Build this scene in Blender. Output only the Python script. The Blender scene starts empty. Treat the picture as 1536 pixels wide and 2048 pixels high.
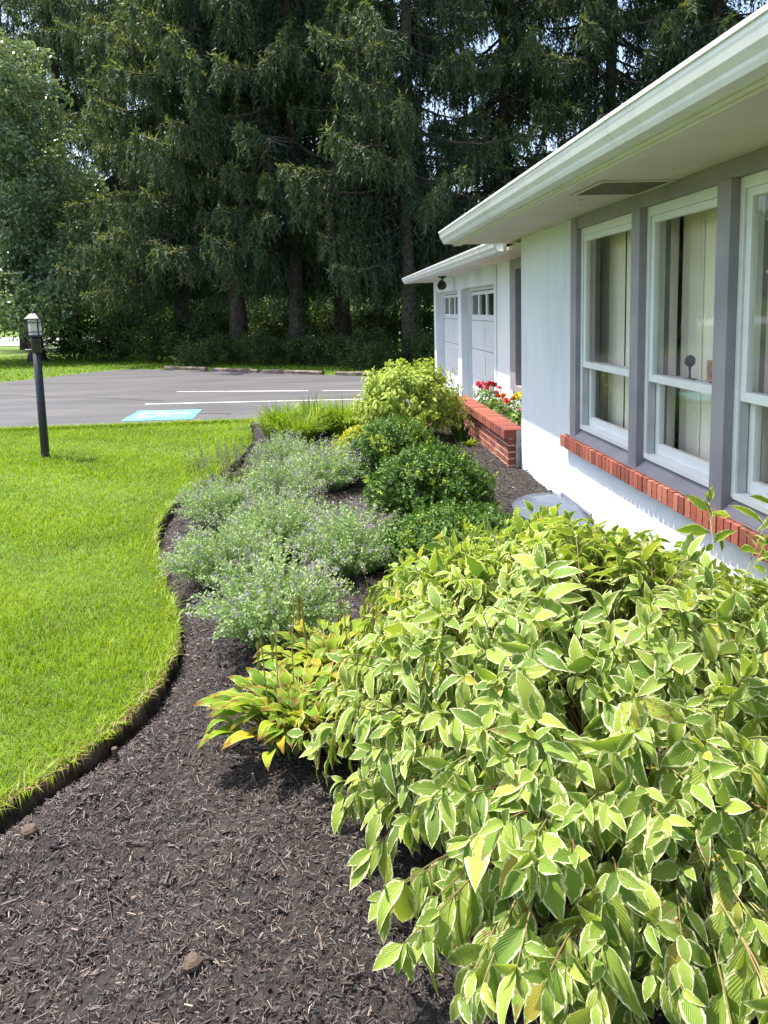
import bpy, math, random
import numpy as np
from mathutils import Vector, Matrix

# ------------------------------------------------------------------ camera, sky, sun, exposure
sc = bpy.context.scene
COL = sc.collection
R = math.radians
F_PX, PP_Y, EYE = 1500.0, 812.0, 1.65
roll = R(1.5); yaw = R(4.308); pit = R(7.313)
_d = Vector((math.sin(yaw)*math.cos(pit), math.cos(yaw)*math.cos(pit), -math.sin(pit)))
_r0 = Vector((math.cos(yaw), -math.sin(yaw), 0)); _u0 = _r0.cross(_d)
_r = _r0*math.cos(roll) - _u0*math.sin(roll); _u = _u0*math.cos(roll) + _r0*math.sin(roll)
cd = bpy.data.cameras.new('camera'); cam = bpy.data.objects.new('camera', cd); COL.objects.link(cam)
cam.matrix_world = Matrix(((_r.x, _u.x, -_d.x, 0), (_r.y, _u.y, -_d.y, 0), (_r.z, _u.z, -_d.z, EYE), (0, 0, 0, 1)))
cd.sensor_fit = 'VERTICAL'; cd.sensor_height = 36; cd.sensor_width = 27
cd.lens = 36*F_PX/2048; cd.shift_y = -(1024-PP_Y)/2048
cd.clip_start = 0.05; cd.clip_end = 3000
sc.camera = cam
sc.render.resolution_x, sc.render.resolution_y = 768, 1024

SUN_E, SUN_A = R(65.8), R(31)          # elevation; angle from -X towards +Y
SD = Vector((-math.cos(SUN_E)*math.cos(SUN_A), math.cos(SUN_E)*math.sin(SUN_A), math.sin(SUN_E)))
w = bpy.data.worlds.new('World'); sc.world = w; w.use_nodes = True
nt = w.node_tree; bg = nt.nodes['Background']
sky = nt.nodes.new('ShaderNodeTexSky'); sky.sky_type = 'NISHITA'; sky.sun_disc = False
sky.sun_elevation = SUN_E; sky.sun_rotation = math.atan2(SD.x, SD.y)
sky.air_density = 1.0; sky.dust_density = 3.0; sky.ozone_density = 1.0
nt.links.new(sky.outputs[0], bg.inputs[0]); bg.inputs[1].default_value = 0.15
sl = bpy.data.lights.new('sun', 'SUN'); sl.energy = 4.2; sl.angle = R(0.53); sl.color = (1, .95, .86)
so = bpy.data.objects.new('sun', sl); COL.objects.link(so)
so.rotation_euler = (-SD).to_track_quat('-Z', 'Y').to_euler(); so.location = (-6, 3, 20)
sc.view_settings.view_transform = 'Standard'; sc.view_settings.look = 'None'
sc.view_settings.exposure = 1.35; sc.view_settings.gamma = 1
sc.view_settings.use_curve_mapping = False

RNG = np.random.default_rng(7); random.seed(7)

# ------------------------------------------------------------------ material helpers
def new_mat(name):
    m = bpy.data.materials.new(name); m.use_nodes = True
    return m, m.node_tree, m.node_tree.nodes['Principled BSDF']
def N(nt, t, **kw):
    n = nt.nodes.new('ShaderNode'+t)
    for k, v in kw.items():
        if k.startswith('i_'):
            key = k[2:]; n.inputs[int(key) if key.isdigit() else key].default_value = v
        else: setattr(n, k, v)
    return n
def ramp(nt, stops, fac, interp='LINEAR'):
    n = nt.nodes.new('ShaderNodeValToRGB'); e = n.color_ramp.elements; n.color_ramp.interpolation = interp
    while len(e) < len(stops): e.new(.5)
    for el, (p, c) in zip(e, stops):
        el.position = p; el.color = (c[0], c[1], c[2], 1) if not isinstance(c, (int, float)) else (c, c, c, 1)
    nt.links.new(fac, n.inputs[0]); return n
def noise_mat(name, c1, c2, scale=8, rough=.7, bump=0, bscale=None, detail=6, metallic=0, spec=.5, bdist=.01, coords='Object', mid=(.35, .65)):
    m, nt, b = new_mat(name); L = nt.links
    tc = N(nt, 'TexCoord'); nz = N(nt, 'TexNoise', i_Scale=scale, i_Detail=detail); L.new(tc.outputs[coords], nz.inputs['Vector'])
    rp = ramp(nt, [(mid[0], c1), (mid[1], c2)], nz.outputs[0]); L.new(rp.outputs[0], b.inputs['Base Color'])
    b.inputs['Roughness'].default_value = rough; b.inputs['Metallic'].default_value = metallic
    b.inputs['Specular IOR Level'].default_value = spec
    if bump:
        n2 = N(nt, 'TexNoise', i_Scale=bscale or scale*4, i_Detail=8); L.new(tc.outputs[coords], n2.inputs['Vector'])
        bp = N(nt, 'Bump', i_Strength=bump, i_Distance=bdist); L.new(n2.outputs[0], bp.inputs['Height']); L.new(bp.outputs[0], b.inputs['Normal'])
    return m
def rnd_leaf_mat(name, stops, trans=.3, rough=.5, spec=.3, tint=(1.15, 1.1, .55)):
    """foliage colour picked by a per-vertex random number"""
    m, nt, b = new_mat(name); L = nt.links
    at = N(nt, 'Attribute', attribute_name='rnd')
    rp = ramp(nt, stops, at.outputs['Fac']); L.new(rp.outputs[0], b.inputs['Base Color'])
    b.inputs['Roughness'].default_value = rough; b.inputs['Specular IOR Level'].default_value = spec
    tr = N(nt, 'BsdfTranslucent'); mx = N(nt, 'MixRGB', blend_type='MULTIPLY', i_0=1.0); mx.inputs[2].default_value = (*tint, 1)
    L.new(rp.outputs[0], mx.inputs[1]); L.new(mx.outputs[0], tr.inputs[0])
    ms = N(nt, 'MixShader', i_0=trans); L.new(b.outputs[0], ms.inputs[1]); L.new(tr.outputs[0], ms.inputs[2])
    L.new(ms.outputs[0], nt.nodes['Material Output'].inputs[0])
    return m

# ------------------------------------------------------------------ materials
def stucco_mat():
    m, nt, b = new_mat('stucco'); L = nt.links
    tc = N(nt, 'TexCoord'); n1 = N(nt, 'TexNoise', i_Scale=1.4, i_Detail=7); mp = N(nt, 'Mapping'); mp.inputs['Scale'].default_value = (1, 1, .35)
    L.new(tc.outputs['Object'], mp.inputs[0]); L.new(mp.outputs[0], n1.inputs['Vector'])
    rp = ramp(nt, [(.32, (.56, .61, .65)), (.5, (.66, .70, .73)), (.68, (.69, .73, .75))], n1.outputs[0])
    n4 = N(nt, 'TexNoise', i_Scale=9, i_Detail=6); L.new(mp.outputs[0], n4.inputs['Vector'])
    r4 = ramp(nt, [(.62, 1), (.75, .86)], n4.outputs[0])
    # splash dirt just above the ground
    sp = N(nt, 'SeparateXYZ'); L.new(tc.outputs['Object'], sp.inputs[0])
    n5 = N(nt, 'TexNoise', i_Scale=5, i_Detail=5); L.new(tc.outputs['Object'], n5.inputs['Vector'])
    ad = N(nt, 'Math', operation='MULTIPLY_ADD', i_1=.25); L.new(n5.outputs[0], ad.inputs[0]); L.new(sp.outputs['Z'], ad.inputs[2])
    r5 = ramp(nt, [(.10, (.52, .47, .40)), (.2, (1, 1, 1))], ad.outputs[0])
    m1 = N(nt, 'MixRGB', blend_type='MULTIPLY', i_0=1.); L.new(rp.outputs[0], m1.inputs[1]); L.new(r4.outputs[0], m1.inputs[2])
    m2 = N(nt, 'MixRGB', blend_type='MULTIPLY', i_0=1.); L.new(m1.outputs[0], m2.inputs[1]); L.new(r5.outputs[0], m2.inputs[2])
    L.new(m2.outputs[0], b.inputs['Base Color']); b.inputs['Roughness'].default_value = .85
    n2 = N(nt, 'TexNoise', i_Scale=55, i_Detail=6); L.new(tc.outputs['Object'], n2.inputs['Vector'])
    n3 = N(nt, 'TexNoise', i_Scale=6, i_Detail=3); L.new(tc.outputs['Object'], n3.inputs['Vector'])
    a2 = N(nt, 'Math', operation='MULTIPLY_ADD', i_1=2.0); L.new(n3.outputs[0], a2.inputs[0]); L.new(n2.outputs[0], a2.inputs[2])
    bp = N(nt, 'Bump', i_Strength=.35, i_Distance=.006); L.new(a2.outputs[0], bp.inputs['Height']); L.new(bp.outputs[0], b.inputs['Normal'])
    return m
M = {}
M['stucco'] = stucco_mat()
M['soffit'] = noise_mat('soffit_paint', (.57, .53, .47), (.64, .60, .54), 2.5, .6, .08, 60)
def streaked(name, c, stain, amt):
    m, nt, b = new_mat(name); L = nt.links; tc = N(nt, 'TexCoord'); mp = N(nt, 'Mapping'); mp.inputs['Scale'].default_value = (2, 7, .8); L.new(tc.outputs['Object'], mp.inputs[0])
    n1 = N(nt, 'TexNoise', i_Scale=1.5, i_Detail=9, i_Roughness=.7); L.new(mp.outputs[0], n1.inputs['Vector']); n2 = N(nt, 'TexNoise', i_Scale=.8, i_Detail=4); L.new(tc.outputs['Object'], n2.inputs['Vector'])
    mu = N(nt, 'Math', operation='MULTIPLY'); L.new(n1.outputs[0], mu.inputs[0]); L.new(n2.outputs[0], mu.inputs[1]); rp = ramp(nt, [(.22, c), (.42, tuple(x*(1-amt)+y*amt for x, y in zip(c, stain)))], mu.outputs[0])
    L.new(rp.outputs[0], b.inputs['Base Color']); b.inputs['Roughness'].default_value = .36; return m
M['gutter'] = streaked('gutter_enamel', (.70, .72, .72), (.42, .42, .36), .55)
M['gutter0'] = noise_mat('gutter_enamel', (.60, .63, .64), (.70, .72, .72), 4, .32, .03, 20)
M['casing'] = noise_mat('grey_casing', (.235, .225, .26), (.30, .285, .32), 4, .5, .1, 40)
M['vinyl'] = noise_mat('white_vinyl', (.66, .69, .70), (.72, .74, .75), 6, .35)
M['track'] = noise_mat('grey_track', (.42, .45, .46), (.52, .54, .55), 6, .45)
M['blind'] = noise_mat('cream_blind', (.88, .83, .71), (.93, .88, .77), 3, .7, .05, 80)
M['inside'] = noise_mat('room_paint', (.20, .19, .17), (.28, .26, .23), 1, .9)
M['dark'] = noise_mat('dark_metal', (.012, .013, .015), (.03, .032, .035), 12, .42, .1, 60)
M['screen'] = noise_mat('vent_mesh', (.16, .13, .10), (.24, .20, .16), 30, .6)
M['black'] = noise_mat('vent_back', (.02, .02, .02), (.04, .04, .035), 6, .9)
M['mortar'] = noise_mat('mortar', (.50, .44, .34), (.66, .59, .48), 40, .95, .4, 120)
M['cement'] = noise_mat('grey_cement', (.26, .26, .25), (.42, .41, .39), 25, .95, .5, 90)
M['bark'] = noise_mat('bark', (.045, .033, .027), (.13, .10, .085), 9, .95, .9, 26, bdist=.03)
M['bark2'] = noise_mat('shrub_bark', (.06, .045, .03), (.14, .10, .06), 20, .9)
M['soil'] = noise_mat('soil', (.055, .038, .026), (.125, .088, .06), 25, .95, .8, 60)
M['timber'] = noise_mat('weathered_timber', (.10, .065, .048), (.22, .17, .14), 7, .9, .5, 40)
M['shingle'] = noise_mat('shingle', (.035, .026, .022), (.09, .065, .055), 14, .95, .6, 60)
M['line'] = noise_mat('line_paint', (.20, .20, .20), (.66, .66, .64), 6, .7, mid=(.28, .42))
M['door'] = noise_mat('door_paint', (.64, .66, .67), (.70, .71, .71), 3, .45)
M['navy'] = noise_mat('navy_plastic', (.018, .03, .055), (.03, .05, .09), 20, .4)
M['bulb'] = noise_mat('bulb_glass', (.85, .70, .45), (.92, .82, .6), 20, .2)
M['stemg'] = noise_mat('green_stem', (.13, .17, .04), (.22, .24, .07), 30, .6)
M['stemr'] = noise_mat('red_stem', (.15, .08, .04), (.22, .24, .07), 7, .6)
M['stalk'] = noise_mat('dry_stalk', (.20, .12, .05), (.26, .28, .06), 8, .7)

def brick_mat():
    m, nt, b = new_mat('brick'); L = nt.links
    oi = N(nt, 'ObjectInfo'); tc = N(nt, 'TexCoord')
    rp = ramp(nt, [(0, (.16, .042, .030)), (.35, (.24, .060, .038)), (.75, (.30, .082, .050)), (1, (.34, .13, .085))], oi.outputs['Random'])
    nz = N(nt, 'TexNoise', i_Scale=45, i_Detail=6); L.new(tc.outputs['Object'], nz.inputs['Vector'])
    r2 = ramp(nt, [(.3, (.75, .72, .7)), (.7, (1.1, 1.1, 1.1))], nz.outputs[0])
    mx = N(nt, 'MixRGB', blend_type='MULTIPLY', i_0=1.); L.new(rp.outputs[0], mx.inputs[1]); L.new(r2.outputs[0], mx.inputs[2])
    L.new(mx.outputs[0], b.inputs['Base Color']); b.inputs['Roughness'].default_value = .85
    n2 = N(nt, 'TexNoise', i_Scale=140, i_Detail=5); L.new(tc.outputs['Object'], n2.inputs['Vector'])
    bp = N(nt, 'Bump', i_Strength=.5, i_Distance=.003); L.new(n2.outputs[0], bp.inputs['Height']); L.new(bp.outputs[0], b.inputs['Normal'])
    return m
M['brick'] = brick_mat()

def glass_mat(name, tint=(.98, .98, .97), rough=0.0, ior=1.5, cap=1.0):
    m, nt, b = new_mat(name); L = nt.links; nt.nodes.remove(b)
    t = N(nt, 'BsdfTransparent'); t.inputs[0].default_value = (*tint, 1)
    g = N(nt, 'BsdfGlossy'); g.inputs['Roughness'].default_value = rough
    fr = N(nt, 'Fresnel', i_IOR=ior); ge = N(nt, 'NewGeometry')      # one reflection per sheet of glass, on its front face
    f1 = N(nt, 'Math', operation='SUBTRACT', i_0=1.0); L.new(ge.outputs['Backfacing'], f1.inputs[1])
    f2 = N(nt, 'Math', operation='MULTIPLY'); L.new(fr.outputs[0], f2.inputs[0]); L.new(f1.outputs[0], f2.inputs[1])
    ms = N(nt, 'MixShader'); L.new(f2.outputs[0], ms.inputs[0]); L.new(t.outputs[0], ms.inputs[1]); L.new(g.outputs[0], ms.inputs[2])
    L.new(ms.outputs[0], nt.nodes['Material Output'].inputs[0]); return m
M['glass'] = glass_mat('window_glass')
def seeded_glass():
    m, nt, b = new_mat('lantern_glass'); L = nt.links
    b.inputs['Base Color'].default_value = (.85, .86, .86, 1); b.inputs['Roughness'].default_value = .15
    t = N(nt, 'BsdfTransparent'); tl = N(nt, 'BsdfTranslucent'); tl.inputs[0].default_value = (.9, .9, .88, 1)
    m1 = N(nt, 'MixShader', i_0=.5); L.new(b.outputs[0], m1.inputs[1]); L.new(tl.outputs[0], m1.inputs[2])
    tc = N(nt, 'TexCoord'); nz = N(nt, 'TexNoise', i_Scale=40, i_Detail=3); L.new(tc.outputs['Object'], nz.inputs['Vector']); rp = ramp(nt, [(.3, .18), (.7, .42)], nz.outputs[0])
    ms = N(nt, 'MixShader'); L.new(rp.outputs[0], ms.inputs[0]); L.new(t.outputs[0], ms.inputs[1]); L.new(m1.outputs[0], ms.inputs[2])
    L.new(ms.outputs[0], nt.nodes['Material Output'].inputs[0]); return m
M['lglass'] = seeded_glass()
def plastic_mat():
    m, nt, b = new_mat('clear_plastic'); L = nt.links
    b.inputs['Base Color'].default_value = (.22, .27, .35, 1); b.inputs['Roughness'].default_value = .1
    t = N(nt, 'BsdfTransparent'); t.inputs[0].default_value = (.86, .9, .95, 1)
    tc = N(nt, 'TexCoord'); nz = N(nt, 'TexNoise', i_Scale=7, i_Detail=5); L.new(tc.outputs['Object'], nz.inputs['Vector'])
    rp = ramp(nt, [(.3, .30), (.75, .40)], nz.outputs[0])
    ms = N(nt, 'MixShader'); L.new(rp.outputs[0], ms.inputs[0]); L.new(t.outputs[0], ms.inputs[1]); L.new(b.outputs[0], ms.inputs[2])
    L.new(ms.outputs[0], nt.nodes['Material Output'].inputs[0]); return m
M['plastic'] = plastic_mat()

def asphalt_mat():
    m, nt, b = new_mat('asphalt'); L = nt.links
    tc = N(nt, 'TexCoord')
    mp = N(nt, 'Mapping'); mp.inputs['Scale'].default_value = (.22, .9, 1); mp.inputs['Rotation'].default_value = (0, 0, .1)
    L.new(tc.outputs['Object'], mp.inputs[0])
    n1 = N(nt, 'TexNoise', i_Scale=1.6, i_Detail=8, i_Roughness=.65); L.new(mp.outputs[0], n1.inputs['Vector'])
    r1 = ramp(nt, [(.3, (.045, .044, .048)), (.5, (.068, .066, .072)), (.62, (.084, .082, .087)), (.78, (.14, .136, .14))], n1.outputs[0])
    n2 = N(nt, 'TexNoise', i_Scale=70, i_Detail=4); L.new(tc.outputs['Object'], n2.inputs['Vector'])
    r2 = ramp(nt, [(.3, .75), (.7, 1.25)], n2.outputs[0])
    mx = N(nt, 'MixRGB', blend_type='MULTIPLY', i_0=1.); L.new(r1.outputs[0], mx.inputs[1]); L.new(r2.outputs[0], mx.inputs[2])
    L.new(mx.outputs[0], b.inputs['Base Color']); b.inputs['Roughness'].default_value = .9
    bp = N(nt, 'Bump', i_Strength=.4, i_Distance=.004); L.new(n2.outputs[0], bp.inputs['Height']); L.new(bp.outputs[0], b.inputs['Normal'])
    return m
M['asphalt'] = asphalt_mat()
M['tar'] = noise_mat('crack_tar', (.02, .02, .021), (.05, .05, .052), 9, .6)
M['road'] = noise_mat('pale_road', (.34, .33, .31), (.46, .45, .42), .6, .9)
M['blue'] = noise_mat('blue_paint', (.05, .28, .42), (.10, .50, .62), 2.6, .7, mid=(.33, .5))
M['white_worn'] = noise_mat('worn_white', (.22, .55, .66), (.72, .80, .80), 7, .75, mid=(.38, .52))
M['lawn'] = noise_mat('lawn_base', (.06, .11, .005), (.10, .17, .008), 3.0, .95, .8, 90, bdist=.02)
M['mulch'] = noise_mat('mulch_ground', (.010, .008, .008), (.045, .034, .029), 40, .95, 1.0, 110, bdist=.02)
M['chip'] = None
def rnd_flat(name, stops, rough=.85, spec=.3):
    m, nt, b = new_mat(name)
    at = N(nt, 'Attribute', attribute_name='rnd'); rp = ramp(nt, stops, at.outputs['Fac'])
    nt.links.new(rp.outputs[0], b.inputs['Base Color']); b.inputs['Roughness'].default_value = rough; b.inputs['Specular IOR Level'].default_value = spec
    return m
M['chip'] = rnd_flat('mulch_chip', [(0, (.013, .010, .009)), (.35, (.029, .022, .020)), (.6, (.060, .046, .042)), (.85, (.108, .083, .072)), (.94, (.17, .125, .098)), (1, (.31, .24, .17))], .6, .5)
M['grass'] = rnd_leaf_mat('grass_blade', [(0, (.09, .175, .004)), (.45, (.195, .32, .007)), (.72, (.285, .405, .014)), (.86, (.35, .43, .06)), (.90, (.22, .165, .065)), (1, (.34, .27, .14))], .35, .45, .35, (1.1, 1.1, .35))
M['spruce'] = rnd_leaf_mat('spruce_needles', [(0, (.038, .068, .045)), (.4, (.064, .106, .058)), (.7, (.125, .168, .064)), (1, (.31, .34, .075))], .3, .55, .25)
M['deciduous'] = rnd_leaf_mat('pear_leaves', [(0, (.085, .145, .075)), (.5, (.14, .215, .105)), (1, (.29, .36, .19))], .3, .3, .6)
M['under'] = rnd_leaf_mat('undergrowth_leaves', [(0, (.03, .06, .015)), (.6, (.055, .10, .025)), (1, (.11, .16, .04))], .3, .5, .3)
M['ivy'] = rnd_leaf_mat('ivy_leaves', [(0, (.02, .05, .012)), (1, (.05, .11, .025))], .2, .4, .4)
M['catmint'] = rnd_leaf_mat('catmint_leaves', [(0, (.18, .29, .10)), (.5, (.29, .41, .16)), (.80, (.39, .50, .235)), (.82, (.27, .22, .40)), (.93, (.38, .31, .52)), (.94, (.36, .31, .26)), (1, (.42, .36, .30))], .3, .7, .15, (1.05, 1.1, .8))
M['salvia'] = rnd_leaf_mat('salvia_leaves', [(0, (.07, .11, .035)), (.5, (.14, .19, .05)), (.78, (.24, .23, .09)), (.80, (.13, .10, .22)), (1, (.22, .18, .36))], .25, .7, .15)
M['boxwood'] = rnd_leaf_mat('boxwood_leaves', [(0, (.035, .085, .014)), (.5, (.065, .145, .020)), (.8, (.115, .21, .026)), (.86, (.24, .34, .02)), (1, (.35, .44, .03))], .25, .5, .3, (1.1, 1.1, .4))
M['golden'] = rnd_leaf_mat('golden_leaves', [(0, (.10, .17, .014)), (.4, (.22, .30, .02)), (1, (.42, .46, .03))], .3, .4, .4, (1.1, 1.05, .35))
M['daylily'] = rnd_leaf_mat('daylily_blades', [(0, (.13, .24, .02)), (.6, (.25, .38, .035)), (.92, (.38, .46, .08)), (1, (.36, .30, .11))], .3, .4, .4, (1.1, 1.1, .4))
M['zleaf'] = rnd_leaf_mat('zinnia_leaves', [(0, (.05, .12, .02)), (.6, (.10, .20, .03)), (1, (.20, .32, .05))], .3, .5, .3)

def variegated_mat(name, stops, t0, cream):
    m, nt, b = new_mat(name); L = nt.links
    at = N(nt, 'Attribute', attribute_name='leaf'); sp = N(nt, 'SeparateColor'); L.new(at.outputs['Color'], sp.inputs[0])
    oi = N(nt, 'ObjectInfo'); rn = N(nt, 'Math', operation='ADD'); L.new(sp.outputs[2], rn.inputs[0]); L.new(oi.outputs['Random'], rn.inputs[1])
    fr = N(nt, 'Math', operation='FRACT'); L.new(rn.outputs[0], fr.inputs[0])
    # irregular cream margin: distance from the midrib + noise that runs along the veins
    uv = N(nt, 'CombineXYZ'); L.new(sp.outputs[0], uv.inputs[0]); L.new(sp.outputs[1], uv.inputs[1]); L.new(rn.outputs[0], uv.inputs[2])
    mp = N(nt, 'Mapping'); mp.inputs['Scale'].default_value = (1.5, 9, 23); L.new(uv.outputs[0], mp.inputs[0])
    nz = N(nt, 'TexNoise', i_Scale=1.0, i_Detail=4); L.new(mp.outputs[0], nz.inputs['Vector'])
    ed = N(nt, 'Math', operation='MULTIPLY_ADD', i_1=1.0, i_2=-.5); L.new(nz.outputs[0], ed.inputs[0])
    e2 = N(nt, 'Math', operation='ADD'); L.new(ed.outputs[0], e2.inputs[0]); L.new(sp.outputs[0], e2.inputs[1])
    mg = ramp(nt, [(t0, 0), (t0+.05, 1)], e2.outputs[0])
    gr = ramp(nt, stops, fr.outputs[0])
    # side veins slightly paler
    vv = N(nt, 'Math', operation='MULTIPLY_ADD', i_1=-.55); L.new(sp.outputs[0], vv.inputs[0]); L.new(sp.outputs[1], vv.inputs[2])
    vm = N(nt, 'Math', operation='MULTIPLY', i_1=9.0); L.new(vv.outputs[0], vm.inputs[0])
    pp = N(nt, 'Math', operation='PINGPONG', i_1=.5); L.new(vm.outputs[0], pp.inputs[0])
    vr = ramp(nt, [(0, 1.0), (.08, .25), (.3, 0)], pp.outputs[0])
    mid = ramp(nt, [(0, 1.0), (.05, 0)], sp.outputs[0])
    va = N(nt, 'Math', operation='MAXIMUM'); L.new(vr.outputs[0], va.inputs[0]); L.new(mid.outputs[0], va.inputs[1])
    g2 = N(nt, 'MixRGB', blend_type='MIX'); vs = N(nt, 'Math', operation='MULTIPLY', i_1=.15); L.new(va.outputs[0], vs.inputs[0]); L.new(vs.outputs[0], g2.inputs[0])
    L.new(gr.outputs[0], g2.inputs[1]); g2.inputs[2].default_value = (.44, .54, .18, 1)
    mx = N(nt, 'MixRGB'); L.new(mg.outputs[0], mx.inputs[0]); L.new(g2.outputs[0], mx.inputs[1]); mx.inputs[2].default_value = (*cream, 1)
    # scorch spots on some leaves
    n3 = N(nt, 'Math', operation='MULTIPLY', i_1=37.0); L.new(rn.outputs[0], n3.inputs[0]); f3 = N(nt, 'Math', operation='FRACT'); L.new(n3.outputs[0], f3.inputs[0]); r3 = ramp(nt, [(.80, 0), (.9, .30)], f3.outputs[0])
    s3 = N(nt, 'Math', operation='ADD'); L.new(r3.outputs[0], s3.inputs[0]); L.new(nz.outputs[0], s3.inputs[1]); r5 = ramp(nt, [(.87, 0), (.92, .85)], s3.outputs[0])
    mb_ = N(nt, 'MixRGB'); L.new(r5.outputs[0], mb_.inputs[0]); L.new(mx.outputs[0], mb_.inputs[1]); mb_.inputs[2].default_value = (.26, .15, .055, 1); mx = mb_
    L.new(mx.outputs[0], b.inputs['Base Color']); b.inputs['Roughness'].default_value = .52; b.inputs['Specular IOR Level'].default_value = .35
    bp = N(nt, 'Bump', i_Strength=.5, i_Distance=.004, invert=True); L.new(va.outputs[0], bp.inputs['Height']); L.new(bp.outputs[0], b.inputs['Normal'])
    tr = N(nt, 'BsdfTranslucent'); tm = N(nt, 'MixRGB', blend_type='MULTIPLY', i_0=1.); tm.inputs[2].default_value = (1.05, 1.1, .45, 1)
    L.new(mx.outputs[0], tm.inputs[1]); L.new(tm.outputs[0], tr.inputs[0])
    ms = N(nt, 'MixShader', i_0=.36); L.new(b.outputs[0], ms.inputs[1]); L.new(tr.outputs[0], ms.inputs[2]); L.new(ms.outputs[0], nt.nodes['Material Output'].inputs[0])
    return m
M['varieg'] = variegated_mat('variegated_leaf', [(0, (.125, .22, .034)), (.35, (.20, .31, .044)), (.75, (.29, .395, .060)), (.975, (.37, .44, .075)), (.99, (.46, .40, .05)), (1, (.34, .27, .05))], .78, (.72, .73, .41))
M['varieg2'] = variegated_mat('lime_variegated_leaf', [(0, (.20, .31, .03)), (.5, (.33, .45, .045)), (1, (.44, .53, .07))], .84, (.66, .70, .26))
def hosta_mat():
    m, nt, b = new_mat('hosta_leaf'); L = nt.links
    at = N(nt, 'Attribute', attribute_name='leaf'); sp = N(nt, 'SeparateColor'); L.new(at.outputs['Color'], sp.inputs[0])
    oi = N(nt, 'ObjectInfo')
    gr = ramp(nt, [(0, (.12, .25, .014)), (.5, (.23, .36, .018)), (.82, (.35, .44, .025)), (1, (.54, .40, .03))], oi.outputs['Random'])
    edg = ramp(nt, [(.80, 0), (.95, 1)], sp.outputs[0])
    mx = N(nt, 'MixRGB'); L.new(edg.outputs[0], mx.inputs[0]); L.new(gr.outputs[0], mx.inputs[1]); mx.inputs[2].default_value = (.52, .54, .12, 1)
    # scorched tips on some leaves
    uv = N(nt, 'CombineXYZ'); L.new(sp.outputs[0], uv.inputs[0]); L.new(sp.outputs[1], uv.inputs[1]); L.new(oi.outputs['Random'], uv.inputs[2])
    mp = N(nt, 'Mapping'); mp.inputs['Scale'].default_value = (2.5, 3.5, 37); L.new(uv.outputs[0], mp.inputs[0])
    nz = N(nt, 'TexNoise', i_Scale=1, i_Detail=4); L.new(mp.outputs[0], nz.inputs['Vector'])
    a = N(nt, 'Math', operation='MULTIPLY_ADD', i_1=.5); L.new(sp.outputs[1], a.inputs[0]); L.new(nz.outputs[0], a.inputs[2])
    b1 = ramp(nt, [(.88, 0), (.94, 1)], a.outputs[0]); b2 = ramp(nt, [(1.0, 0), (1.0, 1)], a.outputs[0])
    br = ramp(nt, [(0, (.55, .34, .03)), (.5, (.42, .17, .04)), (1, (.20, .085, .03))], sp.outputs[1])
    m2 = N(nt, 'MixRGB'); L.new(b1.outputs[0], m2.inputs[0]); L.new(mx.outputs[0], m2.inputs[1]); L.new(br.outputs[0], m2.inputs[2])
    L.new(m2.outputs[0], b.inputs['Base Color']); b.inputs['Roughness'].default_value = .42
    vm = N(nt, 'Math', operation='MULTIPLY', i_1=5.0); L.new(sp.outputs[0], vm.inputs[0]); pp = N(nt, 'Math', operation='PINGPONG', i_1=.5); L.new(vm.outputs[0], pp.inputs[0])
    bp = N(nt, 'Bump', i_Strength=.7, i_Distance=.006); L.new(pp.outputs[0], bp.inputs['Height']); L.new(bp.outputs[0], b.inputs['Normal'])
    tr = N(nt, 'BsdfTranslucent'); L.new(m2.outputs[0], tr.inputs[0])
    ms = N(nt, 'MixShader', i_0=.33); L.new(b.outputs[0], ms.inputs[1]); L.new(tr.outputs[0], ms.inputs[2]); L.new(ms.outputs[0], nt.nodes['Material Output'].inputs[0])
    return m
M['hosta'] = hosta_mat()
def lamp_paint():
    m, nt, b = new_mat('black_lamp_paint'); L = nt.links
    tc = N(nt, 'TexCoord'); sp = N(nt, 'SeparateXYZ'); L.new(tc.outputs['Object'], sp.inputs[0])
    nz = N(nt, 'TexNoise', i_Scale=22, i_Detail=5); L.new(tc.outputs['Object'], nz.inputs['Vector'])
    a = N(nt, 'Math', operation='MULTIPLY_ADD', i_1=1.2); L.new(sp.outputs['Z'], a.inputs[0]); L.new(nz.outputs[0], a.inputs[2])
    rp = ramp(nt, [(.36, (.35, .30, .24)), (.45, (.16, .11, .085)), (.55, (.014, .017, .019)), (1, (.010, .013, .016))], a.outputs[0])
    L.new(rp.outputs[0], b.inputs['Base Color']); b.inputs['Roughness'].default_value = .4; return m
M['lamp'] = lamp_paint()
for nme, c in dict(crimson=(.55, .015, .05), pink=(.62, .04, .12), red=(.55, .03, .015), orange=(.68, .12, .008), yellow=(.75, .55, .02)).items():
    M['z_'+nme] = noise_mat('petal_'+nme, tuple(x*.75 for x in c), c, 30, .6)
M['z_centre'] = noise_mat('flower_centre', (.10, .05, .01), (.35, .22, .02), 200, .8)

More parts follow.
